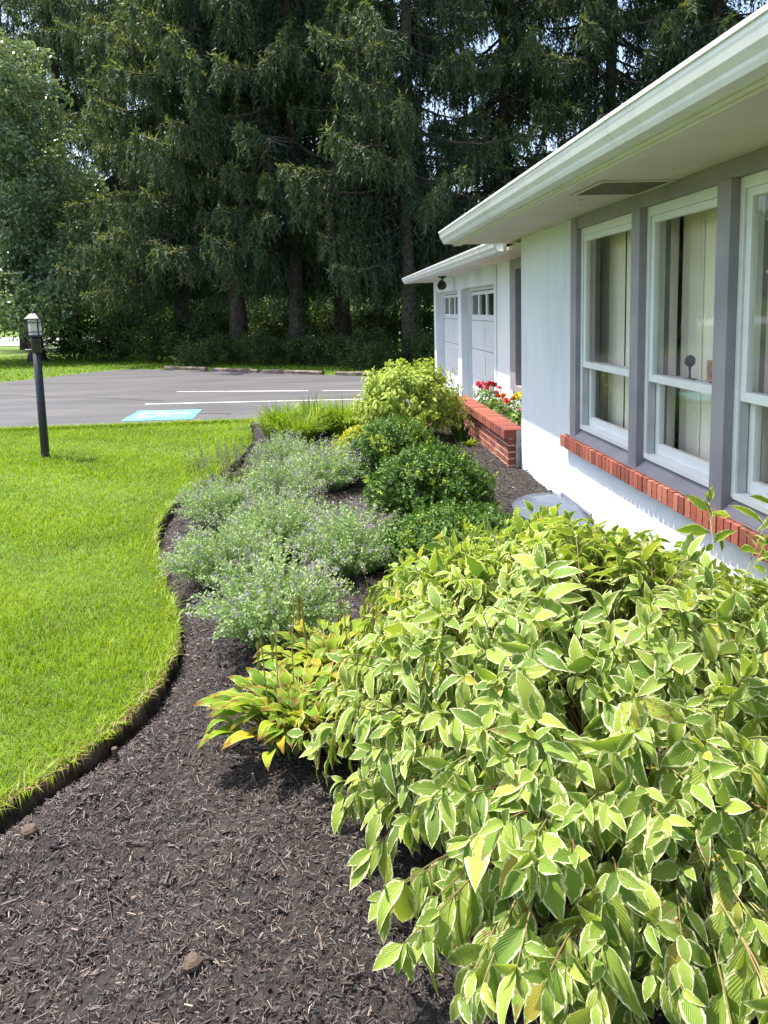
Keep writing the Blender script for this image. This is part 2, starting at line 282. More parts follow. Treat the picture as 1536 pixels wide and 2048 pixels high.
# ------------------------------------------------------------------ mesh helpers
def fast(name, V, Fc, mat, attrs=None, smooth=False, midx=None):
    V = np.asarray(V, np.float32); Fc = np.asarray(Fc, np.int32); k = Fc.shape[1]
    me = bpy.data.meshes.new(name)
    me.vertices.add(len(V)); me.vertices.foreach_set('co', V.ravel())
    me.loops.add(Fc.size); me.loops.foreach_set('vertex_index', Fc.ravel())
    me.polygons.add(len(Fc)); me.polygons.foreach_set('loop_start', np.arange(0, Fc.size, k, dtype=np.int32))
    if smooth: me.polygons.foreach_set('use_smooth', np.ones(len(Fc), bool))
    for m in (mat if isinstance(mat, (list, tuple)) else [mat]): me.materials.append(m)
    if midx is not None: me.polygons.foreach_set('material_index', np.asarray(midx, np.int32))
    for a, v in (attrs or {}).items():
        v = np.asarray(v, np.float32)
        if v.ndim == 1: me.attributes.new(a, 'FLOAT', 'POINT').data.foreach_set('value', v)
        else: me.attributes.new(a, 'FLOAT_COLOR', 'POINT').data.foreach_set('color', v.ravel())
    me.update(calc_edges=True); me.validate()
    return me
def nrm(a): return a/np.maximum(np.linalg.norm(a, axis=-1, keepdims=True), 1e-9)
def tris(P, D, W, ln, wd):
    """pointed slivers: base P, direction D, side W"""
    n = len(P); a = P-W*wd[:, None]/2; b = P+W*wd[:, None]/2; c = P+D*ln[:, None]
    V = np.stack([a, b, c], 1).reshape(-1, 3); return V, np.arange(n*3).reshape(n, 3)
def kites(P, D, W, ln, wd, bend=None):
    n = len(P); m = P+D*(ln*.45)[:, None]
    tip = P+D*ln[:, None] + (0 if bend is None else bend)
    V = np.stack([P, m+W*wd[:, None]/2, tip, m-W*wd[:, None]/2], 1).reshape(-1, 3); return V, np.arange(n*4).reshape(n, 4)
def rand_dirs(n, rng): return nrm(rng.normal(size=(n, 3)))
def perp(D, rng): return nrm(np.cross(D, rand_dirs(len(D), rng)))

class MB:
    """small builder: boxes, prisms, tubes, lathes collected into one mesh"""
    def __init__(s): s.v = []; s.f = []; s.m = []
    def add(s, vs, fs, mi=0):
        o = len(s.v); s.v += [tuple(v) for v in vs]; s.f += [tuple(i+o for i in f) for f in fs]; s.m += [mi]*len(fs); return s
    def box(s, x0, x1, y0, y1, z0, z1, mi=0):
        return s.add([(x, y, z) for x in (x0, x1) for y in (y0, y1) for z in (z0, z1)],
                     [(0, 1, 3, 2), (4, 6, 7, 5), (0, 4, 5, 1), (2, 3, 7, 6), (0, 2, 6, 4), (1, 5, 7, 3)], mi)
    def extrude_y(s, prof, y0, y1, mi=0):
        n = len(prof); vs = [(x, y0, z) for x, z in prof]+[(x, y1, z) for x, z in prof]
        return s.add(vs, [(i, (i+1) % n, n+(i+1) % n, n+i) for i in range(n)]+[tuple(range(n))[::-1], tuple(range(n, 2*n))], mi)
    def prism(s, pts, z0, z1, mi=0):
        n = len(pts); vs = [(x, y, z0) for x, y in pts]+[(x, y, z1) for x, y in pts]
        return s.add(vs, [(i, (i+1) % n, n+(i+1) % n, n+i) for i in range(n)]+[tuple(range(n))[::-1], tuple(range(n, 2*n))], mi)
    def tube(s, pts, rad, k=6, mi=0, cap=True):
        pts = [Vector(p) for p in pts]; n = len(pts); rad = rad if isinstance(rad, (list, tuple)) else [rad]*n
        vs = []; ref = Vector((0.123, 0.97, .2))
        for i, p in enumerate(pts):
            t = (pts[min(i+1, n-1)]-pts[max(i-1, 0)]).normalized(); a = t.cross(ref).normalized(); b = t.cross(a)
            vs += [p+(a*math.cos(2*math.pi*j/k)+b*math.sin(2*math.pi*j/k))*rad[i] for j in range(k)]
        fs = [(i*k+j, i*k+(j+1) % k, (i+1)*k+(j+1) % k, (i+1)*k+j) for i in range(n-1) for j in range(k)]
        if cap: fs += [tuple(range(k))[::-1], tuple(range((n-1)*k, n*k))]
        return s.add(vs, fs, mi)
    def lathe(s, prof, k=16, c=(0, 0, 0), mi=0):
        vs = [(c[0]+r*math.cos(2*math.pi*j/k), c[1]+r*math.sin(2*math.pi*j/k), c[2]+z) for r, z in prof for j in range(k)]; n = len(prof)
        return s.add(vs, [(i*k+j, i*k+(j+1) % k, (i+1)*k+(j+1) % k, (i+1)*k+j) for i in range(n-1) for j in range(k)]+[tuple(range(k))[::-1], tuple(range((n-1)*k, n*k))], mi)
    def mesh(s, name, mat, smooth=False):
        me = bpy.data.meshes.new(name); me.from_pydata(s.v, [], s.f)
        for m in (mat if isinstance(mat, (list, tuple)) else [mat]): me.materials.append(m)
        me.polygons.foreach_set('material_index', s.m)
        if smooth: me.polygons.foreach_set('use_smooth', [True]*len(s.f))
        me.update(); return me
    def build(s, name, mat, parent=None, bevel=0, smooth=False):
        o = obj(name, s.mesh(name, mat, smooth), parent)
        if bevel:
            b = o.modifiers.new('bevel', 'BEVEL'); b.width = bevel; b.segments = 2; b.limit_method = 'ANGLE'
        return o
def obj(name, me, parent=None, loc=(0, 0, 0), kind=None):
    o = bpy.data.objects.new(name, me); COL.objects.link(o); o.location = loc
    if parent is not None: o.parent = parent
    if kind: o['kind'] = kind
    return o
def tag(o, label, cat, group=None):
    o['label'] = label; o['category'] = cat
    if group: o['group'] = group
    return o
def thing(name, label, cat, loc=(0, 0, 0), rz=0, group=None):
    o = bpy.data.objects.new(name, None); COL.objects.link(o); o.location = loc; o.rotation_euler = (0, 0, rz); o.empty_display_size = .2
    return tag(o, label, cat, group)
def copy_tree(o, parent=None):
    c = o.copy(); COL.objects.link(c); c.parent = parent
    for ch in list(o.children): copy_tree(ch, c)
    return c
def struct(name, me): return obj(name, me, kind='structure')

# ------------------------------------------------------------------ ground, lot, road
def gz(x, y):                                     # far ground rises gently behind the tree line
    t = np.clip((np.asarray(y, float)-45)/60, 0, 2.5); return -.01+3.6*t*t/(t+.35)
EY = np.array([-6, -.5, .6, 1.3, 2.0, 2.4, 2.6, 2.87, 3.22, 3.56, 3.92, 4.46, 5.27, 5.78, 6.54, 7.47, 8.6, 9.61, 11.2, 12])
EX = np.array([-6.6, -4.0, -2.9, -2.15, -1.42, -1.14, -1.01, -.87, -.79, -.78, -.84, -1.02, -1.25, -1.35, -1.37, -1.12, -1.0, -.97, -1.17, -1.2])
_yy = np.linspace(-6, 12, 721); _xx = np.interp(_yy, EY, EX)
_ker = np.hanning(21); _ker /= _ker.sum(); _xx = np.convolve(np.pad(_xx, 10, 'edge'), _ker, 'valid')
def xe(y): return np.interp(y, _yy, _xx)
LOT_Y = 11.2
HX0, HX1, HY0, HY1 = -6.0, 14.0, -6.0, LOT_Y
def ground():
    xs = sorted(set(list(np.linspace(-400, -60, 8))+list(np.arange(-60, 60.1, 4))+list(np.linspace(60, 400, 8))+[HX0, HX1]))
    ys = sorted(set(list(np.linspace(-300, -30, 6))+list(np.arange(-30, 120.1, 3))+list(np.linspace(120, 900, 12))+[HY0, HY1]))
    X, Y = np.meshgrid(xs, ys); V = np.stack([X.ravel(), Y.ravel(), gz(X, Y).ravel()], 1); nx = len(xs); Fc = []
    for j in range(len(ys)-1):
        for i in range(nx-1):
            cx, cy = (xs[i]+xs[i+1])/2, (ys[j]+ys[j+1])/2
            if HX0 < cx < HX1 and HY0 < cy < HY1: continue
            Fc.append((j*nx+i, j*nx+i+1, (j+1)*nx+i+1, (j+1)*nx+i))
    return struct('ground', fast('ground', V, Fc, M['lawn'], smooth=True))
ground()
LAWN_Z = .03
def lawn():
    ys = np.arange(HY0, HY1+.01, .03); n = len(ys); e = xe(ys)+RNG.normal(0, .007, n)+.012*np.sin(19*ys)*np.sin(7*ys)
    ts = np.linspace(0, 1, 14); V = []
    for y, x1 in zip(ys, e):
        for t in ts: V.append((HX0+(x1-HX0)*t, y, LAWN_Z+.008*math.sin(3*y+7*t)))
        V.append((x1+random.uniform(-.012, .018), y, random.uniform(-.035, -.015))); V.append((x1+random.uniform(-.02, .012), y, -.06)); V.append((x1+random.uniform(-.01, .01), y, -.15))
    k = len(ts)+3; Fc = [(j*k+i, j*k+i+1, (j+1)*k+i+1, (j+1)*k+i) for j in range(n-1) for i in range(k-1)]
    mid = [0 if i < len(ts)-1 else 1 for j in range(n-1) for i in range(k-1)]
    return struct('lawn', fast('lawn', V, Fc, [M['lawn'], M['soil']], midx=mid))
lawn()
def bed_z(x, y):
    d = x-xe(y)
    lump = .012*np.sin(5.1*x+1.3*y)*np.sin(3.7*y-2*x)+.008*np.sin(13*x+4*y)*np.sin(11*y-3*x)
    trench = -.085*np.exp(-(np.maximum(d, 0)/.11)**1.5)
    z = .022+lump+trench+.03*np.clip((d-.5)/.8, 0, 1)
    return np.where(d < 0, -.105, z)
def bed():
    xs = np.arange(-6.6, 2.61, .05); ys = np.arange(HY0, LOT_Y+.001, .05)
    X, Y = np.meshgrid(xs, ys); Z = bed_z(X, Y)+RNG.normal(0, .004, X.shape); V = np.stack([X.ravel(), Y.ravel(), Z.ravel()], 1)
    nx = len(xs); J, I = np.meshgrid(np.arange(len(ys)-1), np.arange(nx-1), indexing='ij'); a = (J*nx+I).ravel()
    Fc = np.stack([a, a+1, a+nx+1, a+nx], 1)
    keep = (V[a, 0] > xe(V[a, 1])-.2); Fc = Fc[keep]
    return struct('mulch_bed', fast('mulch_bed', V, Fc, M['mulch'], smooth=True))
bed()
def sheet(name, pts, z, mat, sub=1, parent=None):
    mb = MB(); mb.add([(x, y, z) for x, y in pts], [tuple(range(len(pts)))]); o = mb.build(name, mat, parent)
    if parent is None: o['kind'] = 'structure'
    return o
lot = sheet('parking_lot', [(-60, LOT_Y), (2.62, LOT_Y), (2.62, 17.6), (1.2, 18.6), (.46, 19.2), (-2.5, 21.5), (-5.0, 23.6), (-6.2, 24.1), (-7.2, 23.2), (-8.3, 21.0), (-10, 19.8), (-14, 19.2), (-60, 19.5)], 0.0, M['asphalt'])
def strip(name, pts, wd, z, mat, parent):
    pts = [Vector((*p, 0)) for p in pts]; mb = MB(); vs = []
    for i, p in enumerate(pts):
        t = (pts[min(i+1, len(pts)-1)]-pts[max(i-1, 0)]).normalized(); s = Vector((-t.y, t.x, 0))*wd/2*(random.uniform(.75, 1.25) if len(pts) > 3 else 1); vs += [p+s, p-s]
    mb.add([(v.x, v.y, z) for v in vs], [(2*i, 2*i+1, 2*i+3, 2*i+2) for i in range(len(pts)-1)]); return mb.build(name, mat, parent)
strip('painted_line', [(-3.43, 14.34), (1.3, 13.86)], .08, .004, M['line'], lot)
strip('painted_line', [(-3.26, 16.5), (-.4, 15.75)], .08, .004, M['line'], lot)
strip('painted_line', [(-.1, 15.68), (1.6, 15.2)], .07, .004, M['line'], lot)
sheet('blue_panel', [(-3.29, 12.1), (-2.16, 12.05), (-2.2, 13.2), (-3.31, 13.34)], .004, M['blue'], parent=lot)
def isa():
    """wheelchair symbol, lying with its top towards +X"""
    mb = MB(); z = .008
    def P(u, v): return (-3.25+v*.98, 12.16+(1-u)*1.08, z)          # u: left-right of the figure, v: bottom-top
    def ring(cu, cv, r0, r1, a0, a1, n=22):
        vs = []
        for i in range(n+1):
            a = R(a0+(a1-a0)*i/n); vs += [P(cu+r0*math.cos(a), cv+r0*math.sin(a)), P(cu+r1*math.cos(a), cv+r1*math.sin(a))]
        mb.add(vs, [(2*i, 2*i+1, 2*i+3, 2*i+2) for i in range(n)])
    def bar(u0, v0, u1, v1, wd):
        t = Vector((u1-u0, v1-v0)).normalized()*wd/2; n = Vector((-t.y, t.x))
        mb.add([P(u0+n.x, v0+n.y), P(u1+n.x, v1+n.y), P(u1-n.x, v1-n.y), P(u0-n.x, v0-n.y)], [(0, 1, 2, 3)])
    ring(.45, .33, .20, .27, 100, 395); ring(.42, .86, 0.0, .07, 0, 360)
    bar(.42, .76, .45, .46, .09); bar(.41, .60, .66, .60, .06); bar(.45, .44, .70, .42, .08); bar(.68, .44, .80, .14, .08); bar(.78, .14, .88, .17, .06)
    return mb.build('wheelchair_symbol', M['white_worn'], lot)
isa()
strip('tar_crack', [(-2.2, 12.62), (-2.0, 12.68), (-1.8, 12.62), (-1.62, 12.5)], .05, .0045, M['tar'], lot)
_cr = [(-9.5+.45*i, 18.2-.235*i+.1*math.sin(i*1.3)) for i in range(15)]
strip('tar_crack', _cr, .055, .004, M['tar'], lot)
strip('tar_crack', [(-8.0+.5*i, 19.6-.02*i+.15*math.sin(i)) for i in range(5)], .05, .0045, M['tar'], lot)
def road():
    xs = np.arange(-140, 61, 4.0); V = []; Fc = []
    for i, x in enumerate(xs):
        for k in range(4):
            y = 48+10*k/3+.12*(x+20)*-.3
            V.append((x, y, float(gz(x, y))+.03))
    for i in range(len(xs)-1):
        for k in range(3): a = i*4+k; Fc.append((a, a+4, a+5, a+1))
    return struct('road', fast('road', V, Fc, M['road']))
road()

# ------------------------------------------------------------------ house
HOUSE = thing('house', 'white stucco ranch house with grey window casings and attached two-door garage wing', 'house', (0, 0, 0))
WX, GX, CY_ = 1.9, 2.35, 7.2
SZ, GSZ = 2.29, 2.22
WB0, WB1, WZ0, WZ1 = 1.34, 5.64, .60, SZ
mb = MB()
mb.box(WX, WX+.2, -4, CY_, -.12, WZ0)
mb.box(WX, WX+.2, WB1, CY_, WZ0, SZ); mb.box(WX, WX+.2, -4, WB0, WZ0, SZ)
mb.box(WX+.2, 9, CY_-.2, CY_, -.12, SZ+.3); mb.box(WX+.2, 9, -4, -3.8, -.12, SZ+.3); mb.box(8.8, 9, -3.8, CY_-.2, -.12, SZ+.3)
mb.build('wall', M['stucco'], HOUSE)
# garage wing wall, with one window and two door openings
D = [(10.38, 12.9), (13.24, 15.86)]; GDZ = 1.97; GEND = 16.15; GW0, GW1 = 7.75, 9.33
mb = MB()
mb.box(GX, GX+.25, CY_, GW0, -.12, GSZ); mb.box(GX, GX+.25, GW0, GW1, -.12, .60); mb.box(GX, GX+.25, GW1, D[0][0], -.12, GSZ)
mb.box(GX, GX+.25, D[0][1], D[1][0], -.12, GSZ); mb.box(GX, GX+.25, D[1][1], GEND, -.12, GSZ)
for a, b in D: mb.box(GX, GX+.25, a, b, GDZ, GSZ)
mb.box(GX+.25, 9, GEND-.25, GEND, -.12, GSZ+.2); mb.box(8.75, 9, CY_, GEND-.25, -.12, GSZ+.2)
mb.build('wall', M['stucco'], HOUSE)
MB().box(WX+.2, 8.8, -3.8, CY_-.2, -.05, .30).box(GX+.25, 8.75, CY_, GEND-.25, -.05, .01).build('interior_floor', M['inside'], HOUSE)
MB().box(4.6, 4.7, -3.8, CY_-.2, .30, SZ).build('interior_wall', M['inside'], HOUSE)
# soffits, roofs, gutters
EX0 = 1.335
MB().box(EX0, 9.4, -4.6, 7.72, SZ, SZ+.05).build('soffit', M['soffit'], HOUSE)
MB().box(EX0, EX0+.07, -4.6, 7.72, SZ-.016, SZ).box(EX0+.07, EX0+.085, -4.6, 7.72, SZ-.007, SZ).build('soffit_trim', M['soffit'], HOUSE)
def gutter(x, zb, y0, y1):
    prof = [(0, .0), (-.075, 0), (-.085, .018), (-.088, .03), (-.108, .055), (-.118, .09), (-.118, .104), (-.126, .108), (-.126, .124), (-.105, .124), (-.105, .116), (-.112, .110), (-.108, .09), (-.098, .058), (-.072, .012), (-.01, .012), (-.01, .124), (0, .124)]
    g = MB().extrude_y([(x+a, zb+b) for a, b in prof], y0, y1).build('gutter', M['gutter'], HOUSE)
    capp = prof[:9]+[(0, .124)]
    MB().extrude_y([(x+a*1.02, zb+b*1.01-.001) for a, b in capp], y1+.001, y1+.006).build('end_cap', M['gutter'], g)
    return g
MB().box(EX0-.02, EX0-.001, -4.6, 7.72, SZ-.004, SZ+.112).build('fascia', M['gutter'], HOUSE)
gutter(EX0-.022, SZ+.008, -4.6, 7.74)
def roof_slab(x0, z0, y0, y1, slope, run, name='roof'):
    t = slope; mb = MB(); n = int(run/.14)
    for i in range(n):                                         # overlapping shingle courses
        xa, xb = x0+i*.14, x0+(i+1)*.14+.04
        za, zb = z0+(xa-x0)*t, z0+(xb-x0)*t
        mb.extrude_y([(xa, za+.012), (xb, zb+.002), (xb, zb-.010), (xa, za-.002)], y0, y1)
    return mb.build(name, M['shingle'], HOUSE)
def roof_board(x0, z0, y0, y1, slope, run):
    MB().extrude_y([(x0, z0), (x0+run, z0+run*slope), (x0+run, z0+run*slope-.03), (x0, z0-.03)], y0, y1).build('roof_deck', M['soffit'], HOUSE)
roof_board(EX0-.02, SZ+.145, -4.6, 7.74, .30, 4.05); roof_slab(EX0-.05, SZ+.140, -4.63, 7.77, .30, 4.1)
MB().extrude_y([(9.4, SZ+.16), (EX0+4.0, SZ+.185+1.2), (EX0+4.0, SZ+.215+1.2), (9.5, SZ+.19)], -4.6, 7.74).build('roof', M['shingle'], HOUSE)
MB().extrude_y([(EX0+.05, SZ+.06), (9.3, SZ+.06), (EX0+4.0, SZ+1.3)], 7.5, 7.6).build('gable_wall', M['stucco'], HOUSE)
GE0 = 1.90
MB().box(GE0, 9.2, CY_+.002, 16.9, GSZ, GSZ+.04).build('soffit', M['soffit'], HOUSE)
MB().box(GE0, GE0+.05, 7.78, 16.9, GSZ-.012, GSZ).build('soffit_trim', M['gutter'], HOUSE)
MB().box(GE0-.02, GE0-.001, 7.78, 16.9, GSZ-.003, GSZ+.11).build('fascia', M['gutter'], HOUSE)
gutter(GE0-.022, GSZ-.012, 7.78, 16.92)
roof_board(GE0-.02, GSZ+.142, 7.78, 16.9, .28, 3.6); roof_slab(GE0-.09, GSZ+.132, 7.78, 16.95, .28, 3.64)
MB().extrude_y([(9.2, GSZ+.10), (GE0+3.55, GSZ+1.15), (GE0+3.55, GSZ+1.18), (9.3, GSZ+.13)], 7.78, 16.9).build('roof', M['shingle'], HOUSE)
MB().extrude_y([(GE0+.05, GSZ+.05), (9.1, GSZ+.05), (GE0+3.55, GSZ+1.12)], 16.5, 16.6).build('gable_wall', M['stucco'], HOUSE)
# soffit vent
vo = MB().box(1.46, 1.87, 3.93, 3.955, SZ-.008, SZ-.001).box(1.46, 1.87, 4.395, 4.42, SZ-.008, SZ-.001).box(1.46, 1.485, 3.955, 4.395, SZ-.008, SZ-.001).box(1.845, 1.87, 3.955, 4.395, SZ-.008, SZ-.001).build('soffit_vent', M['soffit'], HOUSE)
MB().box(1.485, 1.845, 3.955, 4.395, SZ-.0035, SZ-.0012).build('vent_backing', M['black'], vo)
mb = MB()
for i in range(24): y = 3.963+i*.0183; mb.box(1.485, 1.845, y, y+.006, SZ-.0062, SZ-.0037)
for i in range(20): x = 1.49+i*.0182; mb.box(x, x+.006, 3.955, 4.395, SZ-.0078, SZ-.0064)
mb.build('vent_mesh', M['screen'], vo)
MB().lathe([(.008, 0), (.014, -.003), (.012, -.008), (.004, -.012)], 10, (1.60, 4.62, SZ)).build('soffit_hook', M['soffit'], HOUSE)
MB().lathe([(.008, 0), (.014, -.003), (.010, -.01), (.005, -.025)], 10, (1.70, 3.62, SZ)).build('soffit_hook', M['soffit'], HOUSE)
# window band on the main block: grey casing, white double-hung units
casing = MB()
casing.box(WX-.025, WX+.16, WB1-.11, WB1+.02, WZ0+.02, SZ-.001)
casing.box(WX-.02, WX+.16, WB0, WB1-.11, SZ-.085, SZ-.001)
units = [(4.50, 5.53), (3.50, 4.38), (2.48, 3.38), (1.46, 2.36)]
for a, b in units:
    casing.box(WX-.035, WX+.16, a-.12, a, WZ0+.05, SZ-.0855)
casing.extrude_y([(WX-.03, WZ0+.03), (WX-.03, WZ0+.05), (WX+.05, WZ0+.115), (WX+.16, WZ0+.115), (WX+.16, WZ0+.03)], WB0, WB1-.11)
casing.build('window_casing', M['casing'], HOUSE, bevel=.003)
WT, WBm, RAIL = SZ-.086, .716, 1.185
for a, b in units:
    x = WX+.012
    fr = MB().box(x, x+.10, a, a+.035, WBm, WT).box(x, x+.10, b-.035, b, WBm, WT).box(x, x+.10, a+.035, b-.035, WT-.055, WT).box(x-.012, x+.10, a+.035, b-.035, WBm, WBm+.03)
    fr.box(x+.012, x+.02, a+.035, a+.05, WBm+.03, WT-.055).box(x+.012, x+.02, b-.05, b-.035, WBm+.03, WT-.055)
    win = fr.build('window', M['vinyl'], HOUSE, bevel=.002)
    MB().box(x+.001, x+.046, a+.0355, a+.052, WBm+.031, RAIL-.002).build('sash_track', M['track'], win)
    MB().box(x+.001, x+.046, b-.052, b-.0355, WBm+.031, RAIL-.002).build('sash_track', M['track'], win)
    s0, s1 = a+.052, b-.052
    MB().box(x+.006, x+.040, s0, s0+.038, RAIL+.045, WT-.056).box(x+.006, x+.040, s1-.038, s1, RAIL+.045, WT-.056).box(x+.006, x+.040, s0+.038, s1-.038, WT-.095, WT-.056).box(x+.002, x+.044, s0, s1, RAIL, RAIL+.045).build('upper_sash', M['vinyl'], win, bevel=.002)
    MB().box(x+.050, x+.085, s0, s0+.045, WBm+.031, RAIL+.04).box(x+.050, x+.085, s1-.045, s1, WBm+.031, RAIL+.04).box(x+.050, x+.085, s0+.045, s1-.045, WBm+.031, WBm+.095).box(x+.050, x+.085, s0+.045, s1-.045, RAIL-.01, RAIL+.04).build('lower_sash', M['vinyl'], win, bevel=.002)
    MB().box(x+.021, x+.026, s0+.038, s1-.038, RAIL+.045, WT-.095).build('pane', M['glass'], win)
    MB().box(x+.066, x+.071, s0+.045, s1-.045, WBm+.095, RAIL-.01).build('pane', M['glass'], win)
    MB().box(x+.09, x+.165, a+.02, b-.02, RAIL+.012, RAIL+.03).build('shelf', M['track'], win)
# brick sill under the windows, one brick at a time
SILL_TOP = WZ0+.028
bed_o = MB().box(WX-.048, WX-.001, WB0-.1, 5.79, SILL_TOP-.088, SILL_TOP-.005).build('brick_sill', M['mortar'], HOUSE)
sb = MB().box(-.055, .001, -.0275, .0275, -.092, 0).mesh('brick', M['brick'])
sb2 = MB().add([(-.056, -.028, -.091), (-.056, .027, -.093), (.001, -.028, -.091), (.001, .027, -.093), (-.054, -.027, .001), (-.055, .028, -.002), (.001, -.027, .001), (.001, .028, -.002)], [(0, 2, 3, 1), (4, 5, 7, 6), (0, 1, 5, 4), (2, 6, 7, 3), (0, 4, 6, 2), (1, 3, 7, 5)]).mesh('brick', M['brick'])
y = 5.765
while y > WB0-.06:
    o = obj('brick', random.choice([sb, sb2]), bed_o, (WX-random.uniform(.001, .004), y, SILL_TOP+random.uniform(-.002, .002)))
    o.rotation_euler = (R(random.uniform(-1, 1)), 0, R(random.uniform(-.8, .8))); y -= .0655
# basement vent in the foundation wall, beside the well cover
bv = MB().box(WX-.012, WX-.001, 5.22, 5.92, -.08, -.055).box(WX-.012, WX-.001, 5.22, 5.92, .11, .13).box(WX-.012, WX-.001, 5.22, 5.245, -.055, .11).box(WX-.012, WX-.001, 5.895, 5.92, -.055, .11).build('basement_window', M['casing'], HOUSE)
MB().box(WX-.006, WX-.002, 5.245, 5.895, -.055, .11).build('pane', M['black'], bv)
mb = MB()
for i in range(7): mb.box(WX-.010, WX-.0065, 5.31+i*.082, 5.325+i*.082, -.055, .11)
mb.build('bar', M['dark'], bv)
# garage window (mostly hidden by the main corner) and doors
gw = MB().box(GX-.03, GX+.15, GW1-.26, GW1+.02, .60, GSZ-.001).box(GX-.03, GX+.15, GW0, GW0+.12, .60, GSZ-.001).box(GX-.03, GX+.15, GW0+.12, GW1-.26, GSZ-.12, GSZ-.001).box(GX-.04, GX+.15, GW0+.12, GW1-.26, .60, .68).build('window', M['casing'], HOUSE)
MB().box(GX+.06, GX+.065, GW0+.12, GW1-.26, .68, GSZ-.12).build('pane', M['glass'], gw)
MB().box(GX+.04, GX+.09, GW0+.121, GW0+.16, .68, GSZ-.12).box(GX+.04, GX+.09, GW1-.30, GW1-.261, .68, GSZ-.12).box(GX+.04, GX+.09, GW0+.16, GW1-.30, 1.3, 1.35).build('sash', M['dark'], gw)
for a, b in D:
    gd = MB().box(GX+.14, GX+.20, a, a+.05, 0, GDZ).box(GX+.14, GX+.20, b-.05, b, 0, GDZ).box(GX+.14, GX+.20, a+.05, b-.05, GDZ-.05, GDZ).build('garage_door', M['door'], HOUSE, bevel=.003)
    sec = (GDZ-.06)/4; x = GX+.17
    for k in range(4):
        z0, z1 = .005+k*sec, .005+(k+1)*sec-.008; npan = 4; wdt = (b-a-.11)/npan
        if k < 3:
            pn = MB().box(x, x+.035, a+.055, b-.055, z0, z1).build('door_section', M['door'], gd, bevel=.003)
            for q in range(2):
                y0 = a+.055+q*wdt*2
                MB().box(x-.008, x-.001, y0+.10, y0+2*wdt-.10, z0+.09, z1-.09).build('raised_panel', M['door'], pn, bevel=.006)
        else:
            m2 = MB().box(x, x+.035, a+.055, b-.055, z0, z0+.09).box(x, x+.035, a+.055, b-.055, z1-.055, z1)
            for q in range(npan+1):
                yc = a+.055+q*wdt; m2.box(x, x+.035, max(a+.055, yc-.05), min(b-.055, yc+.05), z0+.09, z1-.055)
            pn = m2.build('door_section', M['door'], gd, bevel=.003)
            for q in range(npan):
                y0 = a+.055+q*wdt; MB().box(x+.014, x+.018, y0+.05, y0+wdt-.05, z0+.09, z1-.055).build('pane', M['glass'], pn)
# conduit line on the garage wall
MB().tube([(GX-.012, 10.18, .5), (GX-.012, 10.18, GSZ-.001)], .008, 6).build('conduit', M['stucco'], HOUSE)

# flood light on the garage soffit
fl = thing('flood_light', 'small dark bullet flood light hanging under the garage soffit', 'light', (2.14, 13.6, GSZ))
MB().lathe([(.075, 0), (.075, -.012), (.05, -.035), (.02, -.042)], 16).build('base', M['dark'], fl)
MB().tube([(0, 0, -.04), (0, 0, -.09), (-.01, -.02, -.12)], .014, 8).build('knuckle', M['dark'], fl)
hd = MB().lathe([(.03, 0), (.05, -.03), (.075, -.10), (.085, -.16), (.075, -.158), (.04, -.06)], 16).build('lamp_head', M['dark'], fl, smooth=True)
hd.location = (-.01, .03, -.09); hd.rotation_euler = (R(-58), R(10), 0)

# vertical blinds: one per window unit, one slat at a time
for u, (a, b) in enumerate([(4.46, 6.0), (3.46, 4.44), (2.44, 3.44), (1.2, 2.42)]):
    lab = ['cream vertical blind with open dark gaps in the window beside the bare wall', 'cream vertical blind behind the small navy fan', 'cream vertical blind in the third window from the bare wall', 'cream vertical blind in the fourth window from the bare wall'][u]
    vb = thing('vertical_blind', lab, 'blind', (WX+.245, (a+b)/2, .62), 0, 'vertical blinds')
    MB().box(-.03, .03, -(b-a)/2+.01, (b-a)/2-.01, 1.59, 1.63).build('head_rail', M['vinyl'], vb)
    n = int((b-a)/.082); me = MB().add([(0, -.046, .03), (.006, 0, .03), (0, .046, .03), (0, -.046, 1.585), (.006, 0, 1.585), (0, .046, 1.585), (-.002, -.046, .03), (.004, 0, .03), (-.002, .046, .03), (-.002, -.046, 1.585), (.004, 0, 1.585), (-.002, .046, 1.585)],
        [(0, 1, 4, 3), (1, 2, 5, 4), (7, 6, 9, 10), (8, 7, 10, 11), (0, 3, 9, 6), (2, 8, 11, 5), (3, 4, 10, 9), (4, 5, 11, 10), (0, 6, 7, 1), (1, 7, 8, 2)]).mesh('slat', M['blind'])
    for i in range(n):
        yy = -(b-a)/2+.05+i*.082
        if u == 0 and i in (n-9, ): continue
        s = obj('slat', me, vb, (0, yy, 0)); op = (u == 0 and i in (4, n-5)) or (u > 0 and i in (2, 8))
        s.rotation_euler = (0, 0, R(random.uniform(6, 14) if not op else -14))

# small things on the shelf inside the second window
fan = thing('desk_fan', 'small round navy desk fan on a stand behind the window glass', 'fan', (WX+.135, 4.06, RAIL+.03)); fan.scale = (.78, .78, .78)
MB().box(-.03, .03, -.05, .05, 0, .010).build('base', M['dark'], fan, bevel=.003)
MB().tube([(0, 0, .01), (0, .004, .06), (0, 0, .10)], [.010, .008, .012], 8).build('stand', M['navy'], fan)
hd = MB().lathe([(.002, .030), (.028, .026), (.040, .012), (.042, 0), (.040, -.012), (.028, -.024), (.002, -.028)], 20).build('fan_head', M['navy'], fan, smooth=True)
hd.location = (0, 0, .135); hd.rotation_euler = (0, R(-80), R(20))
mb = MB()
for i in range(10):
    aa = 2*math.pi*i/10; mb.tube([(.005*math.cos(aa), .005*math.sin(aa), .032), (.026*math.cos(aa), .026*math.sin(aa), .028), (.042*math.cos(aa), .042*math.sin(aa), .010)], .0016, 4)
g = mb.build('grille', M['dark'], hd)
pc = thing('picture_card', 'small framed photo card with orange and grey print behind the window glass', 'picture', (WX+.14, 3.78, RAIL+.03))
